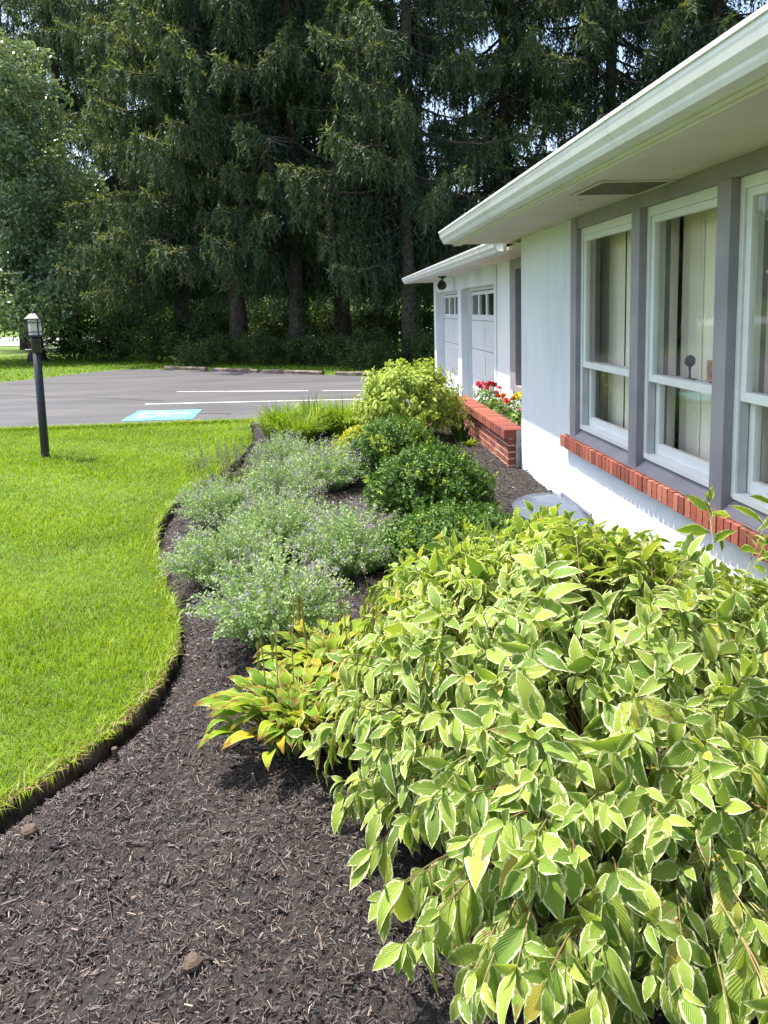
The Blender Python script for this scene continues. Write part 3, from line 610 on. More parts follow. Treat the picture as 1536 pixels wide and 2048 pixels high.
pc.rotation_euler = (0, 0, R(25))
MB().box(-.006, .006, -.055, .055, .012, .125).build('card', noise_mat('card_print', (.10, .09, .07), (.50, .26, .14), 28, .5), pc)
MB().box(-.02, .02, -.03, .03, 0, .012).build('stand', M['dark'], pc)

# window well cover
wc = thing('window_well_cover', 'clear domed plastic window well cover on the mulch against the wall', 'cover', (WX-.001, 5.62, .03))
V = []; Fc = []; na, nr = 24, 7
for i in range(nr+1):
    t = i/nr
    for j in range(na+1):
        a = math.pi*j/na; rr = 1-t*.92
        V.append((-.46*rr*math.sin(a)**.8-.004 if 0 < j < na else -.004, .52*math.cos(a)*rr, .03+.085*math.sin(t*math.pi/2)*(.75+.25*math.sin(a))))
for i in range(nr):
    for j in range(na): p = i*(na+1)+j; Fc.append((p, p+1, p+na+2, p+na+1))
dome = obj('dome', fast('dome', V, Fc, M['plastic'], smooth=True), wc)
sm = dome.modifiers.new('thick', 'SOLIDIFY'); sm.thickness = .003
mb = MB(); pts = [(-.47*math.sin(math.pi*j/20)**.8 if 0 < j < 20 else 0, .53*math.cos(math.pi*j/20), .02) for j in range(21)]
for p, q in zip(pts[:-1], pts[1:]):
    mb.add([(p[0], p[1], -.03), (q[0], q[1], -.03), (q[0], q[1], .032), (p[0], p[1], .032), (p[0]*.95, p[1]*.96, .032), (q[0]*.95, q[1]*.96, .032)], [(0, 1, 2, 3), (3, 2, 5, 4)])
mb.build('rim', M['plastic'], wc)

# ------------------------------------------------------------------ brick planter
PX0, PX1, PY0, PY1 = 1.78, GX-.003, CY_+.06, 10.24
PL = thing('brick_planter', 'raised red brick planter with rowlock cap beside the house corner', 'planter', (PX0, PY0, 0))
def rel(mb): return mb
NC, CH = 5, .0675; CZ = NC*CH+.01
core = MB().box(.0025, .10, .0025, PY1-PY0-.006, -.10, CZ+.03).box(.10, PX1-PX0, PY1-PY0-.10, PY1-PY0-.006, -.10, CZ+.03).build('mortar', M['mortar'], PL)
MB().box(.102, PX1-PX0-.002, .012, PY1-PY0-.102, -.1, CZ+.02).build('soil', M['soil'], PL)
MB().box(.075, .16, -.028, .004, -.1, CZ+.075).build('cement_joint', M['cement'], PL)
def brickmesh(lx, ly, lz): return MB().box(0, lx, 0, ly, 0, lz).mesh('brick', M['brick'])
full, half, head = brickmesh(.09, .194, .057), brickmesh(.09, .092, .057), brickmesh(.072, .004, .057)
for c in range(-1, NC):
    z = .008+c*CH; yy = 0.0; first = c % 2
    while yy < PY1-PY0-.05:
        me = full
        if (first and yy == 0) or yy+.194 > PY1-PY0+.03: me = half
        o = obj('brick', me, PL, (random.uniform(-.0015, .0015), yy, z)); o.rotation_euler = (0, 0, R(random.uniform(-.3, .3)))
        yy += .204 if me is full else .102
for k in range(3):
    for c in range(-1, NC): obj('brick', full, PL, (.10+.1+k*.204, PY1-PY0+.002, .008+c*CH)).rotation_euler = (0, 0, R(90))
capm = brickmesh(.205, .060, .088)
yy = -.02
while yy < PY1-PY0-.03:
    o = obj('cap_brick', capm, PL, (-.045+random.uniform(-.003, .003), yy, CZ+random.uniform(-.002, .002))); o.rotation_euler = (R(random.uniform(-.5, .5)), 0, R(random.uniform(-.6, .6))); yy += .0685
MB().box(-.036, .150, -.016, PY1-PY0-.02, CZ+.004, CZ+.080).build('cap_mortar', M['mortar'], PL)

# ------------------------------------------------------------------ lamp post
LP = thing('lamp_post', 'black garden lamp post with a glass lantern standing on the lawn', 'lamp post', (-3.33, 8.96, LAWN_Z-.01))
MB().lathe([(.050, -.05), (.048, 0), (.046, .4), (.044, 1.30)], 16).build('post', M['lamp'], LP, smooth=True)
MB().lathe([(.044, 1.24), (.053, 1.245), (.053, 1.385), (.06, 1.40), (.03, 1.425)], 16).build('collar', M['dark'], LP, smooth=True)
MB().tube([(-.10, -.02, 1.275), (.20, .05, 1.285)], .008, 8).tube([(.2, .05, 1.285), (.215, .053, 1.285)], .013, 8).tube([(-.115, -.023, 1.275), (-.10, -.02, 1.275)], .013, 8).build('crossbar', M['dark'], LP)
h = .060
ln = MB().box(-h-.012, h+.012, -h-.012, h+.012, 1.425, 1.445)
for sx in (-1, 1):
    for sy in (-1, 1): ln.box(sx*h-.007, sx*h+.007, sy*h-.007, sy*h+.007, 1.445, 1.625)
for zz in (1.478, 1.585):
    for s in (-1, 1): ln.box(-h+.007, h-.007, s*h-.005, s*h+.005, zz, zz+.008); ln.box(s*h-.005, s*h+.005, -h+.007, h-.007, zz, zz+.008)
ln.box(-h-.01, h+.01, -h-.01, h+.01, 1.625, 1.635)
lant = ln.build('lantern', M['dark'], LP)
mb = MB(); q = h+.024
mb.add([(-q, -q, 1.632), (q, -q, 1.632), (q, q, 1.632), (-q, q, 1.632), (-.045, -.045, 1.675), (.045, -.045, 1.675), (.045, .045, 1.675), (-.045, .045, 1.675), (-.03, -.03, 1.69), (.03, -.03, 1.69), (.03, .03, 1.69), (-.03, .03, 1.69)],
       [(3, 2, 1, 0), (0, 1, 5, 4), (1, 2, 6, 5), (2, 3, 7, 6), (3, 0, 4, 7), (4, 5, 9, 8), (5, 6, 10, 9), (6, 7, 11, 10), (7, 4, 8, 11), (8, 9, 10, 11)])
mb.build('lantern_roof', M['dark'], lant, bevel=.002)
MB().lathe([(.028, 1.688), (.03, 1.70), (.012, 1.707), (.016, 1.72), (.004, 1.735)], 12).build('finial', M['dark'], lant, smooth=True)
for s in (-1, 1):
    MB().box(-h+.007, h-.007, s*h-.0015, s*h+.0015, 1.447, 1.624).build('pane', M['lglass'], lant)
    MB().box(s*h-.0015, s*h+.0015, -h+.007, h-.007, 1.447, 1.624).build('pane', M['lglass'], lant)
MB().lathe([(.014, 1.446), (.014, 1.49), (.018, 1.50), (.032, 1.535), (.026, 1.565), (.008, 1.58)], 14).build('bulb', M['bulb'], lant, smooth=True)

# ------------------------------------------------------------------ landscape timbers along the far lot edge
def timber(p, q, lab):
    p, q = Vector((*p, 0)), Vector((*q, 0)); L_ = (q-p).length
    t = thing('landscape_timber', lab, 'timber', (p.x, p.y, -.005), math.atan2(q.y-p.y, q.x-p.x), 'timbers edging the parking lot')
    prof = [(-.06, 0), (.06, 0), (.06, .07), (.04, .10), (-.04, .10), (-.06, .07)]
    n = 5; vs = [(L_*i/n, a+random.uniform(-.006, .006), b+(random.uniform(-.008, .008) if b else 0)) for i in range(n+1) for a, b in prof]
    MB().add(vs, [(i*6+j, i*6+(j+1) % 6, (i+1)*6+(j+1) % 6, (i+1)*6+j) for i in range(n) for j in range(6)]+[(5, 4, 3, 2, 1, 0), tuple(range(n*6, n*6+6))]).build('beam', M['timber'], t)
TE = [(-5.0, 23.75), (-3.55, 22.5), (-3.35, 22.3), (-1.9, 21.05), (-1.75, 20.95), (-.1, 19.75), (.25, 19.5), (1.2, 18.85)]
timber(TE[0], TE[1], 'weathered reddish timber edging the lot, at its peaked far corner'); timber(TE[2], TE[3], 'weathered timber edging the lot, second from its peaked far corner')
timber(TE[4], TE[5], 'weathered timber edging the lot, third from its peaked far corner'); timber(TE[6], TE[7], 'short pale timber edging the lot, half hidden behind the rear variegated shrub')
# bits lying on the mulch
def clod(loc, r, lab):
    mb = MB(); rs = random.Random(int(r*1e4)+int(loc[0]*100)); k, n = 7, 5; prof = [(math.sin(math.pi*i/n), -math.cos(math.pi*i/n)) for i in range(1, n)]
    vs = [(0, 0, -.6*r)]+[(a*r*rs.uniform(.8, 1.2)*math.cos(2*math.pi*j/k), a*r*rs.uniform(.8, 1.2)*math.sin(2*math.pi*j/k), b*r*.7*rs.uniform(.85, 1.15)) for a, b in prof for j in range(k)]+[(0, 0, .65*r)]
    fs = [(0, 1+(j+1) % k, 1+j) for j in range(k)]+[(1+i*k+j, 1+i*k+(j+1) % k, 1+(i+1)*k+(j+1) % k, 1+(i+1)*k+j) for i in range(len(prof)-1) for j in range(k)]+[(1+(len(prof)-1)*k+j, 1+(len(prof)-1)*k+(j+1) % k, len(vs)-1) for j in range(k)]
    o = mb.add(vs, fs).build('soil_clod', M['soil'], None); o.location = (loc[0], loc[1], float(bed_z(np.array(loc[0]), np.array(loc[1])))+r*.45); tag(o, lab, 'clod')
clod((-.38, 1.69), .026, 'dark crumbly soil clod lying alone on open mulch')
clod((-.99, 2.27), .030, 'reddish brown soil clod in the trench beside the lawn edge')
st = MB().tube([(0, 0, -.06), (.004, .002, .07)], [.009, .011], 6).build('wooden_stake', M['bark2'], None); st.location = (-.84, 2.70, -.02); st.rotation_euler = (R(5), R(-6), 0)
tag(st, 'short broken wooden stake standing in the trench by the lawn edge', 'stake')

# ------------------------------------------------------------------ big conifers behind the lot
def spruce_meshes(seed, H, zb, RR, bare=0.0):
    rng = np.random.default_rng(seed); wood = MB(); P_, D_, W_, L_, Wd_, C_ = [], [], [], [], [], []
    z = zb
    while z < H-.5:
        lo = z < 15.0
        for q in range(rng.integers(5, 8) if lo else 4):
            prof = (1-((z-zb)/(H-zb)))**.75*(.72+.28*min(1, (z-zb)/2.5))
            L = RR*prof*rng.uniform(.5, 1.15)+.3; az = rng.uniform(0, 2*math.pi); z0 = z+rng.uniform(-.25, .25)
            hd = np.array([math.cos(az), math.sin(az), 0]); sd = np.array([-hd[1], hd[0], 0])
            dr = rng.uniform(.45, .75); up = rng.uniform(.30, .5); bow = rng.uniform(-.12, .12)
            def path(t):
                t = np.asarray(t)[..., None]; return hd*(L*t)+sd*(bow*L*t*t)+np.array([0, 0, 1.])*(z0+L*(-dr*t+up*t**2.2))
            pts = path(np.linspace(0, 1, 6)); r0 = .018+.012*L
            wood.tube([tuple(p) for p in pts], [r0*(1-.16*i) for i in range(6)], 4, cap=False)
            if rng.random() < bare:                                   # dead limb: bare twigs only
                for k in range(int(L*7)):
                    t = rng.uniform(.25, 1); o = path(t); s = rng.choice([-1, 1]); e = o+sd*s*rng.uniform(.2, .7)+hd*rng.uniform(.1, .5)+np.array([0, 0, rng.uniform(-.5, .1)])
                    wood.tube([tuple(o), tuple((o+e)/2+rng.normal(0, .04, 3)), tuple(e)], [.010, .007, .003], 3, cap=False)
                continue
            n = int(L/(.058 if lo else .22))+3
            t = rng.uniform(.10, 1, n)**.9; o = path(t); s = rng.choice([-1., 1.], n)
            wid = rng.uniform(.05, .62, n)*(1.1-.6*t)*min(1, L/2.5); hang = rng.uniform(.35, 1.35, n)*(1.15-.7*t)*min(1.15, .35+L/3)
            K = 9 if lo else 6
            u = (np.arange(K)+.5)/K; U = u[None, :, None]
            out = (sd[None]*s[:, None]+hd[None]*rng.uniform(.0, .7, n)[:, None]); out = nrm(out)
            Pp = o[:, None, :]+out[:, None, :]*(wid[:, None, None]*(1-(1-U)**2))+np.array([0, 0, -1.])*(hang[:, None, None]*U**1.5)
            tan = out[:, None, :]*(wid[:, None, None]*2*(1-U))+np.array([0, 0, -1.])*(hang[:, None, None]*1.5*U**.5)
            tan = nrm(tan)
            for rep in range(2):
                d = nrm(tan+.55*rng.normal(size=tan.shape)*np.array([1, 1, .6])); m = n*K
                P_.append(Pp.reshape(-1, 3)); D_.append(d.reshape(-1, 3)); sc_ = 1.0 if lo else 1.8
                L_.append(rng.uniform(.12, .26, m)*sc_); Wd_.append(rng.uniform(.032, .058, m)*sc_)
                c = .05+.30*rng.random(n)[:, None]+.22*t[:, None]+.18*rng.random((n, K)); C_.append(np.clip(c, 0, 1).ravel())
            # upright young sprays on the outer limb
            m = int(L*(26 if lo else 8)); t = rng.uniform(.55, 1.02, m); o = path(t)+rng.normal(0, .06, (m, 3)); d = nrm(hd*.7+np.array([0, 0, .55])+.75*rng.normal(size=(m, 3)))
            P_.append(o); D_.append(d); L_.append(rng.uniform(.10, .24, m)); Wd_.append(rng.uniform(.03, .06, m)); C_.append(np.clip(.45+.5*rng.random(m), 0, 1))
        z += rng.uniform(.50, .70) if lo else 1.0
    P = np.concatenate(P_); D_ = np.concatenate(D_); W = perp(D_, rng); V, Fc = tris(P, D_, W, np.concatenate(L_), np.concatenate(Wd_))
    crown = fast('crown', V, Fc, M['spruce'], {'rnd': np.repeat(np.concatenate(C_), 3)})
    tp = [(rng.normal(0, .04), rng.normal(0, .04), zz) for zz in np.linspace(0, H, 12)]; tp[0] = (0, 0, -.1)
    tr = MB().tube(tp, [.34 if i == 0 else .24*(1-i/11.5)+.02 for i in range(12)], 10).mesh('trunk', M['bark'], True)
    return tr, wood.mesh('branches', M['bark']), crown
SPR = [spruce_meshes(11, 23, 3.4, 4.2), spruce_meshes(12, 25, 3.9, 3.9), spruce_meshes(13, 22, 3.3, 4.3), spruce_meshes(14, 24, 3.8, 4.1, .22)]
def ivy_mesh(seed, hgt, side):
    rng = np.random.default_rng(seed); n = 900; z = hgt*rng.random(n)**1.3; a = side+rng.normal(0, .9, n); r = .30-.02*z+rng.uniform(0, .10, n)
    P = np.stack([r*np.cos(a), r*np.sin(a), z], 1); D_ = nrm(np.stack([np.cos(a)*.4, np.sin(a)*.4, -np.ones(n)], 1)+.5*rng.normal(size=(n, 3))); W = nrm(np.cross(D_, np.stack([np.cos(a), np.sin(a), 0*a], 1)))
    V, Fc = kites(P, D_, W, rng.uniform(.06, .12, n), rng.uniform(.05, .09, n)); return fast('ivy', V, Fc, M['ivy'], {'rnd': np.repeat(rng.random(n), 4)})
def place_spruce(x, y, var, rz, s, lab, ivy=None):
    z = float(gz(x, y)); t = thing('spruce_tree', lab, 'tree', (x, y, z-.02), R(rz), 'spruces in a row beyond the parking lot'); t.scale = (s, s, s)
    tr, wd, cr = SPR[var]; k = obj('trunk', tr, t); obj('branches', wd, t, kind='stuff'); obj('crown', cr, t)
    if ivy: obj('ivy', ivy_mesh(int(x*10) % 97, ivy, R(-20-rz)), k)
front = [(2.55, 22.3, 1, 40, .92, 'tall spruce with an ivy-clad trunk standing closest to the garage', 3.2),
         (-.86, 24.9, 0, 10, 1.0, 'tall spruce with ivy-edged trunk rising between two dark trunks', 2.4),
         (.62, 27.6, 2, 100, 1.15, 'dark-trunked spruce just right of the ivy-edged middle spruce', None),
         (-3.0, 26.6, 3, 200, 1.12, 'dark thick-trunked spruce left of the ivy-edged middle spruce', None),
         (-5.2, 28.2, 2, 300, 1.0, 'spruce with a pale slim trunk behind the undergrowth', 1.5),
         (-9.0, 36.5, 0, 150, 1.1, 'tall spruce behind the broadleaf tree, next to the slim-trunked spruce', None),
         (-12.6, 39.0, 1, 60, 1.2, 'tall sparse spruce rising behind the broadleaf tree, trunk seen against sky', None),
         (6.2, 25.5, 3, 20, 1.05, 'spruce with bare grey dead limbs rising behind the garage roof', None),
         (9.2, 24.0, 0, 250, 1.0, 'dense spruce behind the garage roof, next to the one with dead limbs', None),
         (12.3, 23.5, 2, 130, 1.0, 'spruce seen above the gutter of the main roof', None),
         (16.0, 22.5, 1, 330, 1.0, 'spruce behind the main roof, last of the row', None),
         (-16.5, 43, 3, 80, 1.1, 'far spruce at the road end of the row', None)]
for f in front: place_spruce(*f)
place_spruce(3.4, 37, 1, 85, .62, 'shorter spruce half hidden behind the ivy-clad garage spruce')
place_spruce(-6.8, 43, 3, 155, .6, 'shorter spruce in the dim thicket behind the slim-trunked spruce')

# ------------------------------------------------------------------ broadleaf trees, undergrowth
def leaf_cloud(seed, blobs, n, ln, mat, name='crown'):
    """leaf cards in many small sprays spread through several lobes: blobs = (x,y,z,rx,ry,rz)"""
    rng = np.random.default_rng(seed); vol = np.array([b[3]*b[4]*b[5] for b in blobs])**.67; cnt = (n*vol/vol.sum()).astype(int); P_ = []; C_ = []
    for b, c in zip(blobs, cnt):
        k = max(8, c//26); dirs = rand_dirs(k, rng); dirs[:, 2] = dirs[:, 2]*.95+.05; rad = rng.uniform(.55, 1.05, k)**.6
        cen = np.array(b[:3])+dirs*rad[:, None]*np.array(b[3:]); idx = rng.integers(0, k, c); spread = .16*np.mean(b[3:])
        P_.append(cen[idx]+rng.normal(0, spread, (c, 3))); C_.append(np.clip(.2+.5*rng.random(k)[idx]+.3*rng.random(c), 0, 1))
    P = np.concatenate(P_); C = np.concatenate(C_); m = len(P); D_ = nrm(rng.normal(size=(m, 3))+np.array([0, 0, -.35])); W = perp(D_, rng)
    P[:, 2] = np.maximum(P[:, 2], .02)
    V, Fc = kites(P, D_, W, rng.uniform(.7, 1.3, m)*ln, rng.uniform(.45, .7, m)*ln); return fast(name, V, Fc, mat, {'rnd': np.repeat(C, 4)})
bt = thing('broadleaf_tree', 'grey-green broadleaf tree with a low skirt of branches behind the lamp post', 'tree', (-11.35, 30.5, 0))
rg = np.random.default_rng(5); blobs = []
for i in range(46):
    z = 1.9+9.6*(i/45)**1.1; rr = 3.5*(1-(z-1.6)/12.5)**.8; a = rg.uniform(0, 2*math.pi); q = rr*rg.uniform(.25, .85); s = .55+.55*rr/3
    blobs.append((q*math.cos(a), q*math.sin(a), z, s*1.15, s*1.15, s*.8))
for a in np.linspace(0, 6.28, 9)[:-1]: blobs.append((2.7*math.cos(a), 2.7*math.sin(a), 2.2+.5*rg.random(), 1.1, 1.1, .85))
obj('crown', leaf_cloud(21, blobs, 60000, .165, M['deciduous']), bt)
tk = MB().tube([(0, 0, -.1), (.02, 0, .35), (-.05, .05, 1.2), (-.1, .05, 2.4), (0, 0, 5), (.05, 0, 9.5)], [.42, .30, .26, .22, .13, .03], 12)
for i in range(26):
    z = 1.6+.28*i; a = i*2.4; L = 3.0*(1-z/12); tk.tube([(-.05, 0, z), (L*.5*math.cos(a), L*.5*math.sin(a), z+.35), (L*math.cos(a), L*math.sin(a), z+.5)], [.06, .04, .012], 5, cap=False)
tk.build('trunk', M['bark'], bt, smooth=True)
def shrub_mesh(seed, wd, h, n, ln):
    rg = np.random.default_rng(seed); bl = [(rg.uniform(-.6, .6)*wd, rg.uniform(-.35, .35)*wd, h*rg.uniform(.25, .72), wd*.36, wd*.34, h*.30) for _ in range(9)]
    cr = leaf_cloud(seed+1, bl, n, ln, M['under'], 'foliage'); mb = MB()
    for i in range(9): b = bl[i]; mb.tube([(b[0]*.2, b[1]*.2, -.05), (b[0]*.7, b[1]*.7, b[2]*.6), (b[0], b[1], b[2]+h*.2)], [.03, .02, .006], 5, cap=False)
    return cr, mb.mesh('stems', M['bark2'])
SHR = [shrub_mesh(31, 1.5, 1.5, 5200, .085), shrub_mesh(33, 1.3, 2.1, 5600, .09), shrub_mesh(35, 1.7, 1.1, 5000, .08)]
us = [(-10.0, 30.8, 1, 1.25, 'dense dark shrub hanging beside the broadleaf tree trunk'), (-7.9, 28.8, 1, 1.3, 'dense dark shrub next to the skirt of the broadleaf tree'), (-6.2, 27.6, 0, 1.2, 'dark shrub under the slim-trunked spruce, at its road side'),
      (-4.9, 26.5, 0, 1.0, 'loose shrub in front of the slim-trunked spruce'), (-3.9, 25.2, 2, .9, 'low spreading shrub along the shaded grass strip'), (-2.8, 24.7, 0, .75, 'low shrub before the thick dark spruce trunk'),
      (-1.7, 23.9, 0, .8, 'shrub at the foot of the ivy-edged middle spruce'), (-.3, 23.2, 2, 1.0, 'low leafy undergrowth right of the ivy-edged middle spruce'), (.75, 22.4, 0, .85, 'leafy shrub between the middle spruce and the garage spruce'),
      (1.5, 21.5, 2, .8, 'low shrub before the ivy-clad garage spruce'), (3.3, 20.6, 0, .8, 'shrub between the garage spruce and the garage corner'), (4.6, 24.0, 1, 1.0, 'tall shrub behind the garage corner')]
for i, (x, y, v, s, lab) in enumerate(us):
    t = thing('shrub', lab, 'shrub', (x, y, -.01), R(i*67), 'undergrowth shrubs under the spruces'); t.scale = (s, s, s*.9)
    obj('foliage', SHR[v][0], t); obj('stems', SHR[v][1], t, kind='stuff')
# dim inner thicket seen between the trunks
for i, (x, y, v, s) in enumerate([(-9, 36, 1, 1.6), (-5, 37, 1, 1.5), (-1.2, 34.5, 1, 1.5), (2.2, 33, 1, 1.5), (5.5, 31, 1, 1.5), (-3.2, 40, 1, 1.8), (1.2, 40, 1, 1.8), (-7.5, 40, 0, 2.0), (-1.9, 31, 1, 1.3), (.1, 33, 1, 1.5), (1.9, 29, 1, 1.2), (-4.2, 33, 1, 1.4), (3.6, 28, 1, 1.3), (-6.6, 33, 1, 1.4)]):
    t = thing('shrub', 'tall shrub in the dim thicket behind the front spruces', 'shrub', (x, y, -.01), R(i*49), 'thicket shrubs behind the spruces'); t.scale = (s, s, s)
    obj('foliage', SHR[v][0], t); obj('stems', SHR[v][1], t, kind='stuff')
# far wood
def far_wood():
    rng = np.random.default_rng(3); bl = []
    for x in np.arange(-120, 90, 5.0):
        y = 100+rng.uniform(-6, 10); z0 = float(gz(x, y))
        for k in range(3): bl.append((x+rng.uniform(-2, 2), y+rng.uniform(-2, 2), z0+2.5+3.2*k, 4.2-k*.7, 3.5, 2.8))
    return leaf_cloud(77, bl, 60000, .9, M['under'], 'far_wood')
o = obj('far_wood', far_wood(), None, kind='stuff'); tag(o, 'distant belt of trees beyond the pale road', 'woodland')

# ------------------------------------------------------------------ lawn blades
def blades(name, x, y, z, hgt, wid, rng, straw=0.0, outx=None, droop=.35, cmul=1.0):
    n = len(x); a = rng.uniform(0, 2*math.pi, n); ln = rng.uniform(.1, droop, n)+.05; P = np.stack([x, y, z], 1)
    ld = np.stack([np.cos(a), np.sin(a), 0*a], 1)
    if outx is not None: ld = nrm(ld+outx)
    W = np.stack([-ld[:, 1], ld[:, 0], 0*a], 1)*wid[:, None]/2
    m = P+np.array([0, 0, 1.])*(hgt*.6)[:, None]+ld*(hgt*ln*.6)[:, None]; tip = P+np.array([0, 0, 1.])*(hgt*(1-ln*.35))[:, None]+ld*(hgt*ln*2.0)[:, None]
    V = np.stack([P-W, P+W, m+W*.8, m-W*.8, tip], 1).reshape(-1, 3); b = np.arange(n)[:, None]*5
    return V, np.concatenate([b+np.array([[0, 1, 2]]), b+np.array([[0, 2, 3]]), b+np.array([[3, 2, 4]])])
def lawn_blades():
    rng = np.random.default_rng(4); Vs, Fs, Cs = [], [], []; off = 0
    def put(x, y, h, w, c, **k):
        nonlocal off
        V, Fc = blades('g', x, y, np.full(len(x), LAWN_Z-.01), h, w, rng, **k); Vs.append(V); Fs.append(Fc+off); Cs.append(np.repeat(c, 5)); off += len(V)
    for y0, y1, dens, hh, ww, x0 in [(1.2, 3.2, 11000, .050, .0042, -3.2), (3.2, 5.0, 8500, .050, .0048, -3.6), (5.0, 7.5, 4600, .052, .0065, -4.6), (7.5, 11.22, 2700, .056, .009, -5.9)]:
        n = int(dens*(y1-y0)*(-.8-x0)); y = rng.uniform(y0, y1, n); x = rng.uniform(x0, -.75, n); k = x < xe(y)-.004; x, y = x[k], y[k]; n = len(x)
        patch = .5+.5*np.sin(2.1*x+1.7*y+1.3*np.sin(1.9*y))*np.sin(3.1*y-1.2*x+2*np.sin(2.3*x))
        fine = .5+.5*np.sin(17*x+5*np.sin(9*y))*np.sin(15*y+4*np.sin(11*x))
        c = np.clip(.02+.34*patch+.18*fine+.40*rng.random(n), 0, .84); dry = rng.random(n) < .03+.10*np.clip(.35-patch, 0, .35)/.35; c[dry] = rng.uniform(.87, 1, dry.sum())
        put(x, y, hh*.88*(.55+.5*rng.random(n)+.35*fine), ww*.86*rng.uniform(.7, 1.3, n), c)
    # ragged, partly dry fringe along the cut edge
    n = 3000; y = rng.uniform(1.2, 8.2, n)**1; y = 1.2+(y-1.2)*rng.random(n)**.35; x = xe(y)-np.abs(rng.normal(0, .03, n))+.012*np.sin(31*y)*np.sin(13*y)
    c = np.where(rng.random(n) < np.where(y < 3.3, .5, .2)*(.3+.7*(np.sin(9*y)*np.sin(23*y+1) > -.1)), rng.uniform(.87, 1, n), rng.uniform(.3, .8, n))
    put(x, y, rng.uniform(.03, .075, n), rng.uniform(.003, .006, n), c, outx=np.array([[.22, -.05, 0]]), droop=.8)
    n = 5200; x = rng.uniform(-5.9, -1.1, n); y = np.full(n, LOT_Y)+rng.normal(0, .035, n); put(x, y, rng.uniform(.05, .11, n), rng.uniform(.006, .011, n), rng.uniform(.3, .85, n))
    n = 1300; y = rng.uniform(1.4, 3.75, n); y = np.where(rng.random(n) < .5, y, 2.0+rng.random(n)*1.3); k = rng.random(n) < .25+.75*(np.sin(11*y)*np.sin(5*y+1) > -.25); y = y[k]; n = len(y)
    P = np.stack([xe(y)-.01+rng.normal(0, .008, n), y, np.full(n, LAWN_Z+.008)], 1); a = rng.normal(-.35, .6, n); ld = np.stack([np.cos(a), np.sin(a), 0*a], 1); L_ = rng.uniform(.025, .07, n); W = np.stack([-ld[:, 1], ld[:, 0], 0*a], 1)*rng.uniform(.0015, .003, n)[:, None]
    m_ = P+ld*(L_*.4)[:, None]+np.array([0, 0, .35])*L_[:, None]*rng.uniform(0, 1, n)[:, None]; t_ = m_+ld*(L_*.18)[:, None]-np.array([0, 0, 1.])*(L_*.75)[:, None]
    V = np.stack([P-W, P+W, m_+W, m_-W, t_], 1).reshape(-1, 3); b = np.arange(n)[:, None]*5+off; Vs.append(V); Fs.append(np.concatenate([b+np.array([[0, 1, 2]]), b+np.array([[0, 2, 3]]), b+np.array([[3, 2, 4]])])); off += len(V)
    Cs.append(np.repeat(np.where(rng.random(n) < .75, rng.uniform(.89, .99, n), rng.uniform(.5, .85, n)), 5))
    me = fast('grass', np.concatenate(Vs), np.concatenate(Fs), M['grass'], {'rnd': np.concatenate(Cs)}); return me
o = obj('grass', lawn_blades(), None, kind='stuff'); tag(o, 'bright green mown grass of the front lawn with a dry cut edge', 'grass')
def far_blades():
    rng = np.random.default_rng(8); n = 50000; x = rng.uniform(-24, 6, n); y = rng.uniform(17.8, 34, n)
    lx = np.array([-60, -14, -10, -8.3, -7.2, -6.2, -5.0, -2.5, .46, 1.2, 2.62, 7]); ly = np.array([19.5, 19.2, 19.8, 21.0, 23.2, 24.1, 23.6, 21.5, 19.2, 18.6, 17.6, 17.6])
    k = y > np.interp(x, lx, ly)+.03; x, y = x[k], y[k]; n = len(x)
    V, Fc = blades('g', x, y, np.full(n, -.02), rng.uniform(.05, .12, n), rng.uniform(.014, .026, n), rng); return fast('grass', V, Fc, M['grass'], {'rnd': np.repeat(np.clip(rng.normal(.4, .18, n), 0, .84), 5)})
o = obj('grass', far_blades(), None, kind='stuff'); tag(o, 'shaded grass strip between the parking lot and the undergrowth', 'grass')

